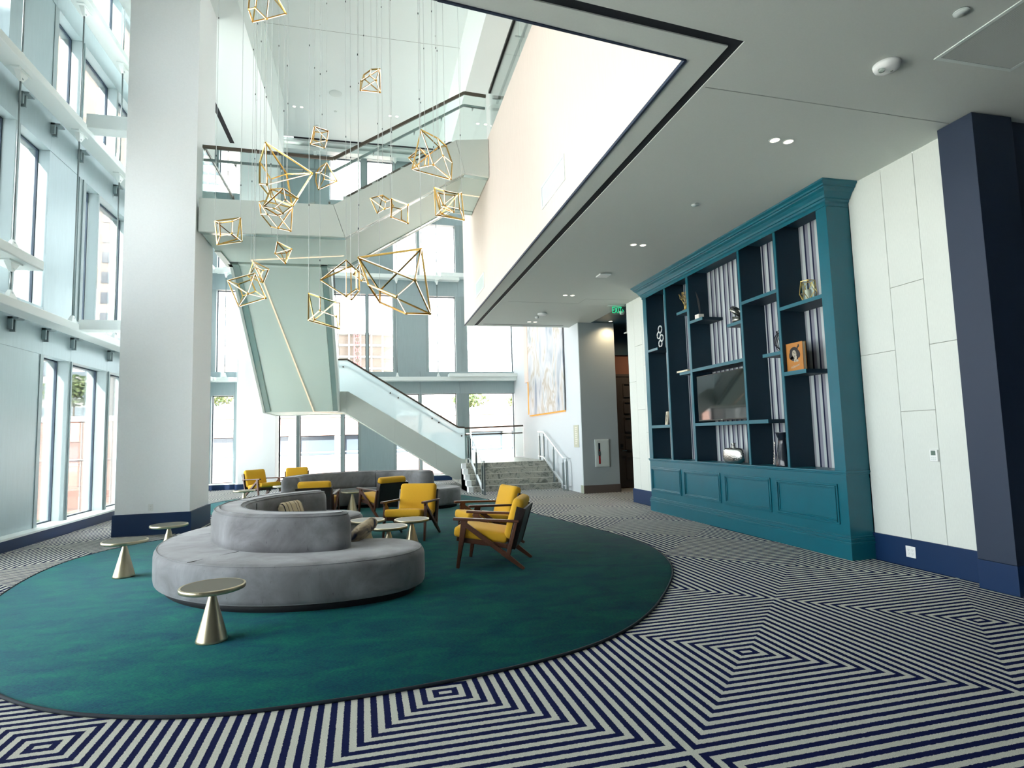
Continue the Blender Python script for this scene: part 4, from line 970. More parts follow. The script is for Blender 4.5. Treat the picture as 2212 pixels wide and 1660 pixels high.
PENDANTS = [
 ((-1.32, 7.63, 7.18), [(-0.157, -0.024, -0.148), (-0.062, -0.097, -0.174), (-0.125, 0.08, -0.243), (0.074, -0.117, -0.316), (0.297, -0.032, -0.147), (-0.149, 0.04, 0.257), (-0.033, -0.084, 0.176), (0.123, -0.168, 0.107), (0.096, 0.19, 0.225), (-0.104, 0.234, 0.272)], '01 02 13 23 34 05 16 37 56 67 74 48 89 92 85'),
 ((0.03, 8.86, 7.06), [(0.022, 0.008, 0.164), (0.152, -0.073, 0.139), (-0.001, -0.075, 0.011), (0.093, -0.189, -0.125), (-0.137, 0.014, -0.041), (-0.142, -0.021, -0.212), (0.155, -0.089, -0.253), (-0.091, 0.19, 0.177), (-0.075, 0.242, 0.134)], '01 02 12 23 13 36 35 24 45 56 16 07 75 86 84 78'),
 ((-0.78, 9.7, 6.48), [(-0.066, -0.141, 0.1), (0.148, -0.087, 0.073), (-0.127, -0.1, -0.178), (0.142, -0.289, -0.189), (0.09, -0.097, -0.227), (-0.09, 0.168, 0.177), (0.033, 0.14, 0.156), (-0.111, 0.186, 0.042), (0.004, 0.212, 0.015)], '01 02 03 13 23 24 34 05 56 61 57 72 78 68 84'),
 ((-0.74, 9.77, 5.85), [(0.078, -0.102, 0.185), (0.243, -0.115, -0.116), (-0.054, -0.031, -0.245), (-0.011, -0.215, -0.044), (-0.098, 0.054, 0.075), (-0.105, 0.069, -0.073), (-0.041, 0.082, 0.186), (0.011, 0.236, 0.057)], '03 13 23 01 12 34 45 52 06 64 07 71 72 76'),
 ((-1.31, 8.84, 5.35), [(-0.116, -0.203, 0.433), (0.534, -0.32, -0.024), (-0.261, 0.204, 0.322), (-0.24, 0.08, -0.066), (-0.086, -0.255, -0.213), (0.117, 0.178, 0.16), (-0.122, 0.293, 0.11), (0.227, -0.053, -0.424), (-0.087, 0.06, -0.267)], '01 02 04 05 14 15 17 23 26 34 65 68 57 38 48 87'),
 ((-1.18, 8.33, 4.78), [(0.052, -0.103, 0.168), (0.233, -0.034, 0.065), (-0.214, -0.016, -0.071), (0.099, -0.25, -0.046), (-0.058, -0.151, -0.139), (0.182, -0.113, -0.066), (0.042, -0.069, -0.174), (-0.164, 0.248, 0.294), (-0.05, 0.155, -0.119), (-0.096, 0.301, 0.106)], '02 03 01 07 72 34 24 35 15 46 56 28 86 79 96 71'),
 ((-1.4, 9.2, 4.92), [(-0.21, 0.057, 0.222), (-0.168, -0.036, -0.003), (-0.061, -0.162, -0.044), (0.079, -0.076, -0.22), (0.26, -0.066, -0.251), (-0.056, 0.154, -0.117), (0.092, -0.096, -0.037), (0.264, 0.05, 0.16), (-0.176, 0.197, 0.3)], '01 12 02 23 15 53 34 64 62 74 73 08 87 67'),
 ((-2.05, 9.33, 4.69), [(-0.227, 0.164, 0.201), (0.161, 0.016, 0.22), (-0.17, 0.083, -0.193), (0.19, -0.008, -0.153), (-0.114, -0.06, 0.097), (0.088, -0.161, 0.096), (-0.09, -0.099, -0.113), (0.092, -0.196, -0.1), (0.067, 0.269, -0.031)], '01 02 13 23 04 45 51 46 67 57 62 73 81 80 82'),
 ((-1.29, 9.42, 4.42), [(-0.073, -0.067, 0.143), (0.139, -0.109, 0.031), (-0.095, -0.126, -0.056), (0.048, -0.066, -0.191), (-0.054, 0.195, 0.048), (0.035, 0.173, 0.052)], '01 02 12 23 13 05 45 24 43 53 51'),
 ((-1.69, 9.76, 4.19), [(-0.088, 0.022, 0.175), (0.145, -0.023, 0.053), (-0.049, -0.08, 0.064), (0.08, -0.106, 0.005), (0.013, 0.02, -0.07), (0.057, 0.018, -0.163), (-0.185, 0.168, -0.03)], '01 02 23 31 34 45 15 06 64 65 24 26'),
 ((-1.74, 9.09, 3.75), [(0.132, -0.138, 0.201), (-0.248, -0.037, 0.105), (-0.097, -0.039, -0.272), (0.287, -0.143, -0.161), (0.07, -0.299, -0.14), (-0.155, 0.198, 0.117), (0.026, 0.148, 0.179), (0.097, 0.147, 0.004), (-0.091, 0.199, -0.063)], '01 12 23 30 04 14 24 34 56 67 78 85 15 06 37 28'),
 ((-0.59, 8.25, 3.28), [(-0.21, 0.028, 0.234), (0.193, 0.044, 0.118), (-0.215, 0.063, -0.133), (0.196, -0.026, -0.26), (-0.056, -0.085, 0.159), (-0.052, -0.14, -0.041), (0.144, -0.097, 0.09), (0.155, -0.133, -0.112), (-0.167, 0.356, -0.073)], '04 46 61 02 13 23 45 25 57 67 73 08 86 28 83'),
 ((-0.27, 8.45, 3.76), [(-0.037, -0.181, 0.237), (-0.388, -0.021, -0.015), (-0.04, -0.135, -0.268), (0.016, 0.166, 0.257), (0.094, -0.05, 0.146), (0.02, 0.21, -0.236), (0.134, 0.019, -0.143), (0.1, -0.077, -0.141), (0.131, 0.044, 0.147)], '01 12 02 13 04 35 27 25 56 67 74 68 84 38'),
 ((-0.13, 9.36, 4.1), [(-0.018, -0.067, 0.139), (-0.106, -0.032, -0.01), (0.014, -0.102, -0.127), (0.096, 0.03, -0.096), (-0.029, 0.146, 0.101), (0.067, 0.031, -0.035)], '01 12 02 23 05 53 14 45 25'),
 ((0.3, 7.02, 3.31), [(-0.421, 0.045, 0.361), (0.317, -0.042, 0.477), (0.208, -0.436, -0.019), (0.0, -0.369, -0.198), (-0.307, -0.054, 0.011), (-0.167, 0.525, 0.087), (-0.166, 0.487, -0.073), (0.122, -0.076, -0.329), (0.416, -0.045, -0.322)], '01 02 12 04 43 23 28 18 37 78 46 67 50 51 56 58'),
 ((0.21, 9.16, 5.2), [(-0.18, -0.005, 0.074), (-0.078, -0.008, -0.162), (0.03, -0.12, -0.13), (0.174, -0.029, -0.039), (-0.068, -0.035, 0.101), (0.044, -0.133, -0.021), (0.012, 0.094, 0.178), (0.118, 0.006, 0.069), (-0.058, 0.234, -0.042)], '01 02 12 23 04 46 45 57 52 67 73 68 81'),
 ((0.45, 8.78, 4.95), [(-0.119, -0.046, 0.167), (0.128, -0.147, 0.049), (-0.129, -0.148, -0.158), (0.126, -0.121, -0.232), (-0.093, 0.159, 0.121), (0.045, 0.179, 0.102), (0.041, 0.144, -0.076)], '01 12 13 23 02 04 45 56 63 42 51'),
 ((1.12, 8.13, 4.85), [(-0.204, 0.0, 0.226), (0.188, 0.012, 0.182), (-0.185, 0.032, -0.169), (0.209, -0.057, -0.251), (-0.075, -0.106, 0.138), (0.127, -0.121, 0.103), (-0.078, -0.186, -0.107), (0.135, -0.153, -0.127), (-0.097, 0.302, 0.029), (-0.069, 0.302, -0.042)], '04 45 51 02 13 23 46 67 57 62 73 08 89 93 92 59'),
 ((1.17, 8.79, 5.16), [(-0.121, 0.012, 0.131), (-0.053, -0.037, -0.081), (0.125, -0.094, 0.064), (0.119, -0.019, -0.179), (0.015, 0.131, 0.162), (-0.089, 0.025, -0.103)], '01 12 23 13 04 42 15 05 53'),
 ((0.99, 8.31, 5.66), [(-0.235, -0.019, 0.349), (-0.0, -0.015, 0.247), (0.142, 0.06, 0.173), (0.057, -0.203, -0.11), (-0.092, -0.254, -0.282), (0.218, 0.015, -0.101), (0.187, -0.054, -0.39), (-0.358, 0.162, -0.176), (0.061, 0.327, 0.294)], '01 04 08 12 13 34 35 25 46 56 36 82 87 47 07 76'),
 ((0.82, 8.97, 5.9), [(-0.031, -0.069, 0.127), (-0.203, -0.014, -0.01), (-0.061, -0.112, -0.22), (0.06, -0.082, 0.028), (0.108, 0.006, 0.064), (0.042, -0.062, -0.141), (0.102, 0.024, -0.108), (-0.113, 0.16, 0.101), (0.068, 0.109, 0.177)], '01 12 02 03 34 35 25 46 56 17 78 80 72'),
]
# ================================================================ PENDANT LAMPS
PLAB = ['gold frame pendant highest of all, cut by the top edge of the picture',
 'small gold frame pendant hanging alone above the upper stair rail',
 'small gold frame pendant hanging in front of the dark slot of the far ceiling',
 'gold frame pendant right of the big left one, before the bright far windows',
 'big gold arrowhead frame pendant on the left, before the glass of the platform',
 'dense gold frame pendant hanging just under the big left arrowhead frame',
 'gold frame pendant lowest in the tangled stack of three on the left',
 'boxy gold frame pendant farthest left, beside the white column',
 'small gold frame pendant alone below the stack of three, over the light line',
 'small gold frame pendant half hidden behind the lower left tilted one',
 'tilted gold frame pendant low on the left, before the sloped stair soffit',
 'boxy gold frame pendant hanging lowest of all, before the stair soffit edge',
 'pointed gold frame pendant left of the biggest one, with a long upright bar',
 'tiny gold frame pendant squeezed between the pointed one and the biggest one',
 'biggest gold frame pendant, low in the middle of the cluster',
 'gold frame pendant at the left of the touching pair before the rising stair',
 'gold frame pendant at the right of the touching pair before the rising stair',
 'boxy gold frame pendant farthest right, near the beige wall',
 'small gold frame pendant seen inside the farthest right boxy one',
 'big gold frame pendant high on the right, before the top of the stair',
 'small gold frame pendant tucked behind the left side of the big high right one']
rp = random.Random(21)
for (cx, cy, cz), vs, es in PENDANTS:
    k = PENDANTS.index(((cx, cy, cz), vs, es))
    p = empty('pendant_lamp', (cx, cy, cz), PLAB[k], 'pendant lamp', group='gold frame pendant lamps of the atrium')
    V = [Vector(v) for v in vs]; th = .017 if k != 14 and k != 4 else .021
    for e in es.split():
        a, b = V[int(e[0])], V[int(e[1])]
        d = (b-a).normalized(); m = (a+b)/2; o = m-d*m.dot(d)
        if o.length < .01: o = Vector((0,0,1))-d*d.z
        o.normalize()
        br = MB().bar(a-d*th*.3, b+d*th*.3, th*.8, th, up=o).build('frame_bar', M['gold'], p)
        r = d.cross(o).normalized(); u = r.cross(d)
        if u.dot(o) < 0: u = -u
        MB().bar(a+d*th+u*(th*.5), b-d*th+u*(th*.5), th*.46, .004, up=o).build('led_strip', M['led'], br)
    tops = sorted(range(len(V)), key=lambda i: -V[i].z)[:3]
    if (V[tops[0]]-V[tops[1]]).length < .08: tops = [tops[0], tops[2], tops[1]]
    for q, i in enumerate(tops[:2] if k not in (4, 14, 19) else tops):
        v = V[i]; H = 11.9-cz
        c = MB().cyl(v, (v.x, v.y, H), .0032 if q else .0042, 6).build('suspension_cable', M['cable'], p)
        mb = MB()
        for t in range(2):
            z = v.z+.3+rp.random()*1.6+t*2.1
            if z < H: mb.cyl((v.x,v.y,z),(v.x,v.y,z+.025),.006,8)
        mb.build('ferrule', M['ferrule'], c)
    MB().cyl((V[tops[0]].x, V[tops[0]].y, 11.87-cz), (V[tops[0]].x, V[tops[0]].y, 11.9-cz), .05, 16).build('canopy', M['offwhite'], p)
# ================================================================ FIXTURES
def downlight(x, y, z, lab, r=.045):
    d = empty('downlight', (x, y, z), lab, 'downlight', group='recessed ceiling downlights', world=True)
    MB().lathe([(r+.012,-.004),(r+.012,.0),(r,.0),(r,-.004),(r+.012,-.004)], (x,y,z), 20, cap=False).build('trim_ring', M['offwhite'], d)
    MB().lathe([(0,-.001),(r,-.001)], (x,y,z), 20, cap=False).build('lens', M['lamp'], d)
for y, nm in ((4.84,'the pair nearest to the camera on the low ceiling'),(8.09,'the second pair on the low ceiling'),(11.35,'the third pair on the low ceiling'),(14.19,'the farthest pair on the low ceiling')):
    downlight(3.955, y, ZC-.001, 'left recessed downlight of %s' % nm); downlight(4.113, y, ZC-.001, 'right recessed downlight of %s' % nm)
for x, y, z, nm in ((-2.12,18.45,ZT,'the pair at the left of the high ceiling'),(.8,18.44,ZT,'the middle pair on the high ceiling'),(3.1,15.46,ZS,'the pair on the side soffit behind the glass')):
    downlight(x-.11, y, z-.001, 'left recessed downlight of %s' % nm); downlight(x+.11, y, z-.001, 'right recessed downlight of %s' % nm)
def sprinkler(x, y, z, lab, r=.05): return MB().lathe([(r,-.012),(r,0),(r*.9,-.016),(0,-.018)][::-1], (0,0,0), 24).build('sprinkler_cover', M['offwhite'], label=lab, cat='sprinkler', group='ceiling sprinkler covers')
for x, y, z, lab in ((4.05,6.48,ZC,'small round sprinkler cover on the low ceiling before the bookcase'),(4.045,3.0,ZC,'round sprinkler cover on the low ceiling beside the air vent'),(-1.0,18.5,ZT,'small round sprinkler on the high ceiling under the round speaker'),(-1.64,19.5,ZT,'small round sprinkler cover on the high ceiling left of the third pendant')):
    o = sprinkler(x, y, z, lab); o.location = (x, y, z)
sp = empty('ceiling_speaker', (-.94, 17.5, ZT), 'round white speaker grille on the high ceiling', 'speaker', world=True)
MB().lathe([(0,-.012),(.17,-.012),(.19,-.004),(.19,0)], (-.94,17.5,ZT), 32).build('grille', M['offwhite'], sp)
sp2 = empty('ceiling_speaker', (3.3, 14.6, ZS), 'round white speaker grille on the side soffit behind the upper glass', 'speaker', world=True)
MB().lathe([(0,-.012),(.17,-.012),(.19,-.004),(.19,0)], (3.3,14.6,ZS), 32).build('grille', M['offwhite'], sp2)
al = empty('fire_alarm', (4.036, 3.604, ZC), 'big round white strobe alarm on the low ceiling', 'alarm', world=True)
MB().lathe([(0,-.05),(.05,-.05),(.088,-.04),(.097,-.02),(.1,0)], (4.036,3.604,ZC), 36).build('housing', M['plastic'], al)
MB().lathe([(0,-.066),(.018,-.064),(.026,-.05),(.028,-.045)], (3.99,3.61,ZC), 20).build('strobe_lens', M['acrylic'], al)
MB().lathe([(0,-.053),(.01,-.053),(.011,-.048)], (4.075,3.6,ZC), 14).build('indicator', M['ventgrey'], al)
ve = empty('air_vent', (4.75, 3.15, ZC), 'large louvred air vent in the low ceiling at the top right', 'vent', world=True)
VX0, VX1, VY0, VY1 = 4.35, 5.13, 2.3, 3.47
MB().box(VX0,VX1,VY1-.03,VY1,ZC-.008,ZC).box(VX0,VX1,VY0,VY0+.03,ZC-.008,ZC).box(VX0,VX0+.03,VY0+.03,VY1-.03,ZC-.008,ZC).box(VX1-.03,VX1,VY0+.03,VY1-.03,ZC-.008,ZC).build('frame', M['offwhite'], ve)
mb = MB()
for i in range(36): mb.obox((VX0+.04+i*.02, (VY0+VY1)/2, ZC-.004), (.012, VY1-VY0-.06, .002), rot('Y', .5))
mb.build('louvre', M['ventgrey'], ve)
MB().box(VX0+.03,VX1-.03,VY0+.03,VY1-.03,ZC-.0006,ZC).build('backing', M['slot'], ve)
ap = empty('wireless_access_point', (4.14, 9.74, ZC), 'flat white square access point on the low ceiling', 'access point', world=True)
MB().box(4.03,4.25,9.63,9.85,ZC-.035,ZC-.01).build('body', M['plastic'], ap, bevel=.01); MB().box(4.08,4.2,9.68,9.8,ZC-.012,ZC).build('bracket', M['ventgrey'], ap)
sd = empty('smoke_detector', (3.98, 13.1, ZC), 'white smoke detector disc on the low ceiling near its far edge', 'smoke detector', world=True)
MB().lathe([(0,-.05),(.1,-.05),(.115,-.035),(.115,-.015),(.09,0)], (3.98,13.1,ZC), 28).build('base', M['plastic'], sd); MB().lathe([(0,-.1),(.03,-.1),(.045,-.08),(.045,-.05)], (3.9,13.3,ZC), 20).build('sensor', M['plastic'], sd)
sd2 = empty('smoke_detector', (5.95, 13.0, ZC), 'white smoke detector under the dark teal corridor ceiling', 'smoke detector', world=True)
MB().lathe([(0,-.075),(.035,-.075),(.055,-.05),(.06,-.02),(.065,0)], (5.85,12.75,ZC), 24).build('housing', M['plastic'], sd2)
ex = empty('exit_sign', (5.45, 12.15, ZC), 'hanging clear exit sign with green letters at the corridor mouth', 'sign', world=True)
MB().box(5.24,5.66,12.1,12.2,ZC-.012,ZC).build('mount', M['offwhite'], ex)
MB().box(5.285,5.625,12.146,12.154,ZC-.205,ZC-.012).build('panel', M['acrylic'], ex)
Mx = Matrix.Translation((5.455,12.143,ZC-.115)) @ Matrix.Rotation(PI/2, 4, 'X')
text_mesh('lettering', 'EXIT', .2, M['exitgreen'], ex, Mx, .001, .235)
MB().bar((5.588,12.143,ZC-.085),(5.612,12.143,ZC-.115),.003,.012,up=(1,0,1)).bar((5.612,12.143,ZC-.115),(5.588,12.143,ZC-.145),.003,.012,up=(1,0,1)).build('arrow', M['exitgreen'], ex)
MB().box(5.35,5.56,12.14,12.16,ZC-.016,ZC-.012).build('light_strip', M['exitgreen'], ex)
# wall grilles of the beige wall
for y0, y1, lab in ((6.735,7.745,'white framed air grille on the beige wall, the nearer of two'),(12.12,13.11,'white framed air grille at the far end of the beige wall')):
    r = empty('wall_grille', (2.4, (y0+y1)/2, 4.86), lab, 'vent', world=True); z0, z1 = 4.69, 5.03
    MB().box(2.392,2.404,y0,y1,z0,z0+.03).box(2.392,2.404,y0,y1,z1-.03,z1).box(2.392,2.404,y0,y0+.03,z0+.03,z1-.03).box(2.392,2.404,y1-.03,y1,z0+.03,z1-.03).build('frame', M['wpaint'], r)
    mb = MB(); n = 30
    for i in range(n): mb.obox((2.4, y0+.035+(y1-y0-.07)*(i+.5)/n, (z0+z1)/2), (.006, .018, z1-z0-.06), rot('Z', .5))
    mb.build('louvre', M['offwhite'], r); MB().box(2.4025,2.404,y0+.03,y1-.03,z0+.03,z1-.03).build('backing', M['ventgrey'], r)
# painting with its light edge
ar = empty('wall_art', (5.23, 17.1, 3.5), 'tall pale marbled painting with glowing amber edges on the white wall', 'painting', world=True)
MB().box(5.19,5.215,15.3,18.95,2.17,5.6).build('canvas', M['art'], ar)
MB().box(5.215,5.25,15.4,18.85,2.27,5.5).build('stretcher', M['wpaint'], ar)
MB().box(5.195,5.245,18.955,19.1,2.2,5.6).box(5.195,5.24,15.35,18.95,2.135,2.165).build('led_edge', M['ledart'], ar)  # far block: emissive stand-in for LED light on the wall; bottom strip: LED
MB().box(5.19,5.25,18.985,19.45,3.3,5.9).build('side_panel', M['beige'], ar)
for x, y, p, nm in ((6.05, 13.9, 26, 'warm downlight of the corridor close to the grey wall end'), (7.0, 13.9, 40, 'warm downlight of the corridor before the dark door')):
    downlight(x, y, ZC-.001, nm)
    l = bpy.data.lights.new('corridor_lamp', 'SPOT'); l.energy = p; l.color = (1,.74,.45); l.spot_size = 2.6; l.spot_blend = .8; l.shadow_soft_size = .05
    o = bpy.data.objects.new('corridor_lamp', l); COL.objects.link(o); o.location = (x, y, ZC-.02)
pq = empty('wall_plaque', (5.24, 14.56, 1.45), 'narrow rounded metal plaque with raised lettering on the white wall end', 'plaque', world=True)
MB().box(5.236,5.25,14.38,14.75,1.16,1.74).build('plate', M['brasssign'], pq, bevel=.03, seg=3)
mb = MB()
for i in range(9): mb.box(5.233,5.237,14.5-.02*(i % 3),14.63,1.24+i*.052,1.27+i*.052)
mb.build('raised_lettering', M['booklight'], pq)
fe = empty('extinguisher_cabinet', (5.76, 14.14, 1.0), 'white fire extinguisher cabinet with a slim window on the grey wall', 'cabinet', world=True)
MB().box(5.575,5.955,14.115,14.15,.655,1.35).build('body', M['offwhite'], fe, bevel=.005)
MB().box(5.605,5.925,14.108,14.116,.685,1.32).build('door', M['offwhite'], fe, bevel=.003)
MB().box(5.66,5.71,14.104,14.109,.73,1.26).build('window', M['smoke'], fe)
MB().box(5.665,5.705,14.1025,14.1045,.735,.93).box(5.685,5.705,14.1025,14.1045,1.04,1.1).build('extinguisher', M['red'], fe)
MB().box(5.65,5.715,14.095,14.108,.945,1.05).build('handle', M['steel'], fe)
# thermostat and outlets
th = empty('thermostat', (XR-.02, 4.83, 1.18), 'white thermostat with a small screen on the woven wall panels', 'thermostat', world=True)
MB().box(XR-.035,XR-.012,4.79,4.875,1.125,1.245).build('case', M['plastic'], th, bevel=.004); MB().box(XR-.037,XR-.034,4.808,4.857,1.188,1.234).build('screen', M['lcd'], th)
mb = MB()
for i in range(3):
    for j in range(2): mb.box(XR-.0365,XR-.034,4.806+i*.02,4.818+i*.02,1.14+j*.018,1.15+j*.018)
mb.build('button', M['offwhite'], th)
def outlet(lab, face, a, z, w, h, gang, loc):
    o = empty('power_outlet', loc, lab, 'outlet', world=True)
    X = face == 'x'
    def bx(mb, u0, u1, d0, d1, z0, z1):
        return mb.box(loc[0]-d1, loc[0]-d0, u0, u1, z0, z1) if X else mb.box(u0, u1, loc[1]-d1, loc[1]-d0, z0, z1)
    bx(MB(), a-w/2, a+w/2, 0, .006, z-h/2, z+h/2).build('plate', M['plastic'], o, bevel=.002)
    for g in range(gang):
        u = a+(g-(gang-1)/2)*.046
        for s in (-1, 1):
            mb = MB(); zz = z+s*.02
            bx(mb, u-.009, u-.006, .006, .0068, zz-.001, zz+.009); bx(mb, u+.006, u+.009, .006, .0068, zz-.001, zz+.009); bx(mb, u-.003, u+.003, .006, .0068, zz-.011, zz-.006)
            mb.build('socket', M['ventgrey'], o)
outlet('white double power outlet on the navy baseboard right of the bookcase', 'x', 5.19, .16, .115, .118, 2, (XR-.031, 5.19, .16))
outlet('white power outlet low on the navy baseboard at the left edge of the bookcase', 'x', 10.62, .12, .075, .118, 1, (XR-.031, 10.62, .12))
outlet('white power outlet low on the front of the big white column', 'y', -3.62, .46, .075, .118, 1, (-3.62, 11.26, .46))
# ================================================================ OUTSIDE
M['pink'] = mat_stripes('pink_cladding', 2, [(0,lin(90,86,84)),(.03,lin(150,120,110))], 1.55)
M['pinkplain'] = pbr('pink_cladding_plain', lin(152,122,112), .8)
M['exwhite'] = pbr('white_concrete', lin(150,149,146), .8)
M['extower'] = pbr('cream_tower_wall', lin(150,138,128), .8)
M['exglass'] = pbr('tower_window_glass', lin(58,66,76), .15, spec=.8)
M['exglass2'] = pbr('pale_tower_glass', lin(96,108,116), .2, spec=.8)
M['leaf'] = mat_ramp_noise('leaf_green', 3, 3, 0, [(.35,lin(70,92,56)),(.65,lin(128,140,92))], .7)
M['bark'] = pbr('bark', lin(90,74,60), .9)
M['street'] = pbr('pale_plaza_paving', lin(226,224,218), .9)
M['craner'] = pbr('red_lattice', lin(150,84,84), .6)
struct('ground_outside', MB().box(-250, 250, 21.8, 420, -9.2, -9).box(-250,-6.2,-60,21.8,-9.2,-9), M['street'])
po = empty('podium_building', (-5, 50, -9), 'low pink clad building across the street with a planted roof', 'building', world=True)
MB().box(-60, -13, 48, 62, -9, 3.35).build('wall', M['pink'], po)
MB().box(-13, 40, 48, 62, -9, .3).box(-13, 40, 48, 62, 1.95, 3.35).box(-13, 40, 49.2, 62, .3, 1.95).build('wall', M['pinkplain'], po)
MB().box(-60, 40, 47.85, 48.3, 3.35, 3.75).box(-13, 40, 47.9, 48.1, .2, .42).build('coping', M['exwhite'], po)
for x in [-12.2+i*3.4 for i in range(14)]:
    w = MB().box(x, x+2.7, 48.8, 49.0, .42, 1.9).build('window', M['exglass'], po)
    MB().box(x+2.7, x+3.4, 48.2, 49.1, .3, 1.95).build('pier', M['exwhite'], po)
MB().box(-60, 40, 47.8, 47.95, .62, .7).build('rail', M['exwhite'], po)
for i in range(24):
    x = -58+i*1.9
    MB().box(x, x+.08, 47.96, 48.02, -9, 3.3).build('joint', M['exwhite'], po)
to = empty('cream_tower', (-38, 112, -9), 'cream office tower with square dark windows at the left', 'building', world=True)
MB().box(-55, -22, 110, 130, -9, 110).build('wall', M['extower'], to)
for i in range(7):
    for j in range(14):
        x = -52.5+i*4.4; z = 4.5+j*3.5
        MB().box(x, x+2.0, 109.85, 110.05, z, z+1.9).build('window', M['exglass'], to)
wt = empty('white_tower', (40, 230, -9), 'white high-rise with rows of pale windows behind the right far windows', 'building', world=True)
MB().box(11, 70, 225, 250, -9, 130).build('wall', M['exwhite'], wt)
for j in range(34): MB().box(11.5, 69.5, 224.8, 225.1, 2+j*3.6, 2.9+j*3.6).build('window_band', M['exglass2'], wt)
for i in range(25): MB().box(12+i*2.4, 12.35+i*2.4, 224.6, 225, -9, 125).build('fin', M['exwhite'], wt)
cn = empty('construction_building', (-8, 190, -9), 'concrete building under construction with open floors and a red hoist', 'building', world=True)
for j in range(12): MB().box(-20, 8, 188, 204, -6+j*3.7, -5.5+j*3.7).build('floor_slab', M['exwhite'], cn)
for i in range(9): MB().box(-20+i*3.4, -19.5+i*3.4, 188.3, 188.9, -9, 35).build('post', M['extower'], cn)
MB().box(-19, 7, 191, 203, -9, 35).build('core', M['extower'], cn)
mb = MB()
for j in range(20): mb.bar((-4.6,187.5,-9+j*2.2),(-2.6,187.5,-6.8+j*2.2),.25,.25).bar((-2.6,187.5,-9+j*2.2),(-4.6,187.5,-6.8+j*2.2),.25,.25)
mb.bar((-4.6,187.5,-9),(-4.6,187.5,36),.35,.35).bar((-2.6,187.5,-9),(-2.6,187.5,36),.35,.35); mb.build('hoist_mast', M['craner'], cn)
gb = empty('glass_midrise', (-42, 88, -9), 'pale glass midrise beyond the roof garden at the far left', 'building', world=True)
MB().box(-70, -33, 85, 95, -9, 13).build('wall', M['exwhite'], gb)
for j in range(5): MB().box(-69.5, -33.5, 84.8, 85.1, -1+j*2.9, .8+j*2.9).build('window_band', M['exglass2'], gb)
rt = random.Random(5)
def shrub(x, y, z, w, h, lab, grp, name='shrub', trunk=.3):
    t = empty(name, (x, y, z), lab, 'tree' if name == 'tree' else 'shrub', group=grp)
    mb = MB()
    for i in range(900):
        a = rt.uniform(0, 2*PI); q = rt.random()**.4; u = rt.uniform(-1, 1); s = math.sqrt(1-u*u)
        wob = 1+.25*math.sin(3*a+x)*s
        p = Vector((w*q*wob*s*math.cos(a), w*q*wob*s*math.sin(a), h*(trunk+(1-trunk)*(.5+.5*q*u))))
        d = Vector((rt.uniform(-1,1),rt.uniform(-1,1),rt.uniform(-.6,1))).normalized(); e = d.cross(Vector((rt.uniform(-1,1),rt.uniform(-1,1),rt.uniform(-1,1)))).normalized(); L = .07*w+.06
        mb.add([p-d*L, p+e*L*.5, p+d*L, p-e*L*.5], [(0,1,2,3)])
    mb.build('foliage', M['leaf'], t); MB().cyl((0,0,0),(0,0,h*.6),.05*w,8,.02*w).build('trunk', M['bark'], t)
for i, (x, w, h, nm) in enumerate(((-31,1.7,3.6,'first from the left'),(-26.6,1.7,3.4,'second from the left'),(-22,1.8,3.7,'third from the left'),(-17.4,1.7,3.2,'beside the big white column'),(-12.5,1.9,3.3,'seen right of the white column'),(8.5,1.6,2.2,'above the staircase handrail'),(13.5,1.5,2.0,'in the last far window'))):
    shrub(x, 51.5, 3.36, w, h, 'roof garden tree across the street, %s' % nm, 'trees of the roof garden', 'tree', .35)
for x, y, w, h, nm in ((-13.4,23.6,1.1,2.2,'at the left window edge'),(-11,25,1.0,1.8,'in the middle of the left windows'),(-8.8,25.8,.9,1.6,'right of the middle mullion'),(-5.4,31,1.3,1.7,'behind the single far armchair'),(5.0,30,1.2,1.6,'low behind the far sofa')):
    shrub(x, y, -2.6, w, h, 'leafy green shrub outside low down %s' % nm, 'shrubs outside the windows', 'shrub', .05)
struct('wall_wing', MB().box(-11.4, -5.92, -24, -6.3, -9, 16), M['exwhite'])  # unseen mass added to keep the sun off the near left windows
struct('ground_planter', MB().box(-20, 12, 22.6, 33, -9, -2.5), M['exwhite'])

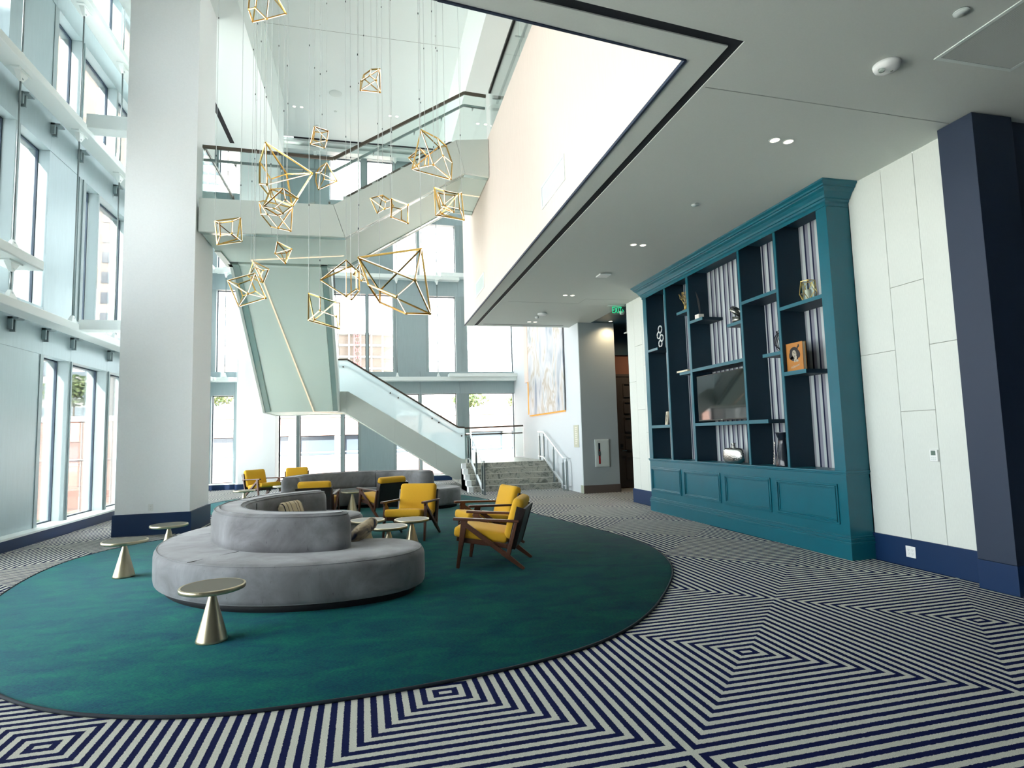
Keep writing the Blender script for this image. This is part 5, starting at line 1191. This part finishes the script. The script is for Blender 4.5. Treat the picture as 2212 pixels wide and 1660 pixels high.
# ================================================================ LIGHT AND CAMERA
sc = bpy.context.scene
w = bpy.data.worlds.new('Sky'); sc.world = w; w.use_nodes = True
nt = w.node_tree; bg = nt.nodes['Background']; bg.inputs[0].default_value = (.95,.975,1.0,1); bg.inputs[1].default_value = SKY
sun = bpy.data.lights.new('sun', 'SUN'); sun.energy = SUN; sun.angle = math.radians(.8); sun.color = (1,.96,.9)
so = bpy.data.objects.new('sun', sun); COL.objects.link(so); so.rotation_euler = Vector((1,3,-1.38)).to_track_quat('-Z','Y').to_euler()
def portal(loc, rotm, sx, sy):
    l = bpy.data.lights.new('sky_portal', 'AREA'); l.shape = 'RECTANGLE'; l.size = sx; l.size_y = sy; l.cycles.is_portal = True
    o = bpy.data.objects.new('sky_portal', l); COL.objects.link(o); o.location = loc; o.rotation_euler = rotm
portal((-5.85, 12, 6), (0, -PI/2, 0), 11.8, 19); portal((0, 21.65, 6), (-PI/2, 0, 0), 11, 11.8)
cam = bpy.data.cameras.new('Camera'); co = bpy.data.objects.new('Camera', cam); COL.objects.link(co)
cam.sensor_width = 36; cam.lens = 36*1266.92/2212; cam.clip_start = .05; cam.clip_end = 1000
yaw, pitch, roll = 0.23917918, 0.08840789, -0.02737877
F = Vector((math.sin(yaw)*math.cos(pitch), math.cos(yaw)*math.cos(pitch), math.sin(pitch))); R0 = Vector((math.cos(yaw), -math.sin(yaw), 0)); U0 = R0.cross(F)
R_ = R0*math.cos(roll)+U0*math.sin(roll); U_ = -R0*math.sin(roll)+U0*math.cos(roll)
mw = Matrix((R_, U_, -F)).transposed().to_4x4(); mw.translation = (0, 0, 1.5); co.matrix_world = mw
sc.camera = co
sc.view_settings.view_transform = 'Standard'; sc.view_settings.look = 'None'; sc.view_settings.gamma = 1; sc.view_settings.exposure = EXPO
sc.view_settings.use_curve_mapping = False
sc.cycles.use_denoising = True; sc.cycles.max_bounces = 12; sc.cycles.diffuse_bounces = 6; sc.cycles.transparent_max_bounces = 24
sc.cycles.sample_clamp_indirect = 8
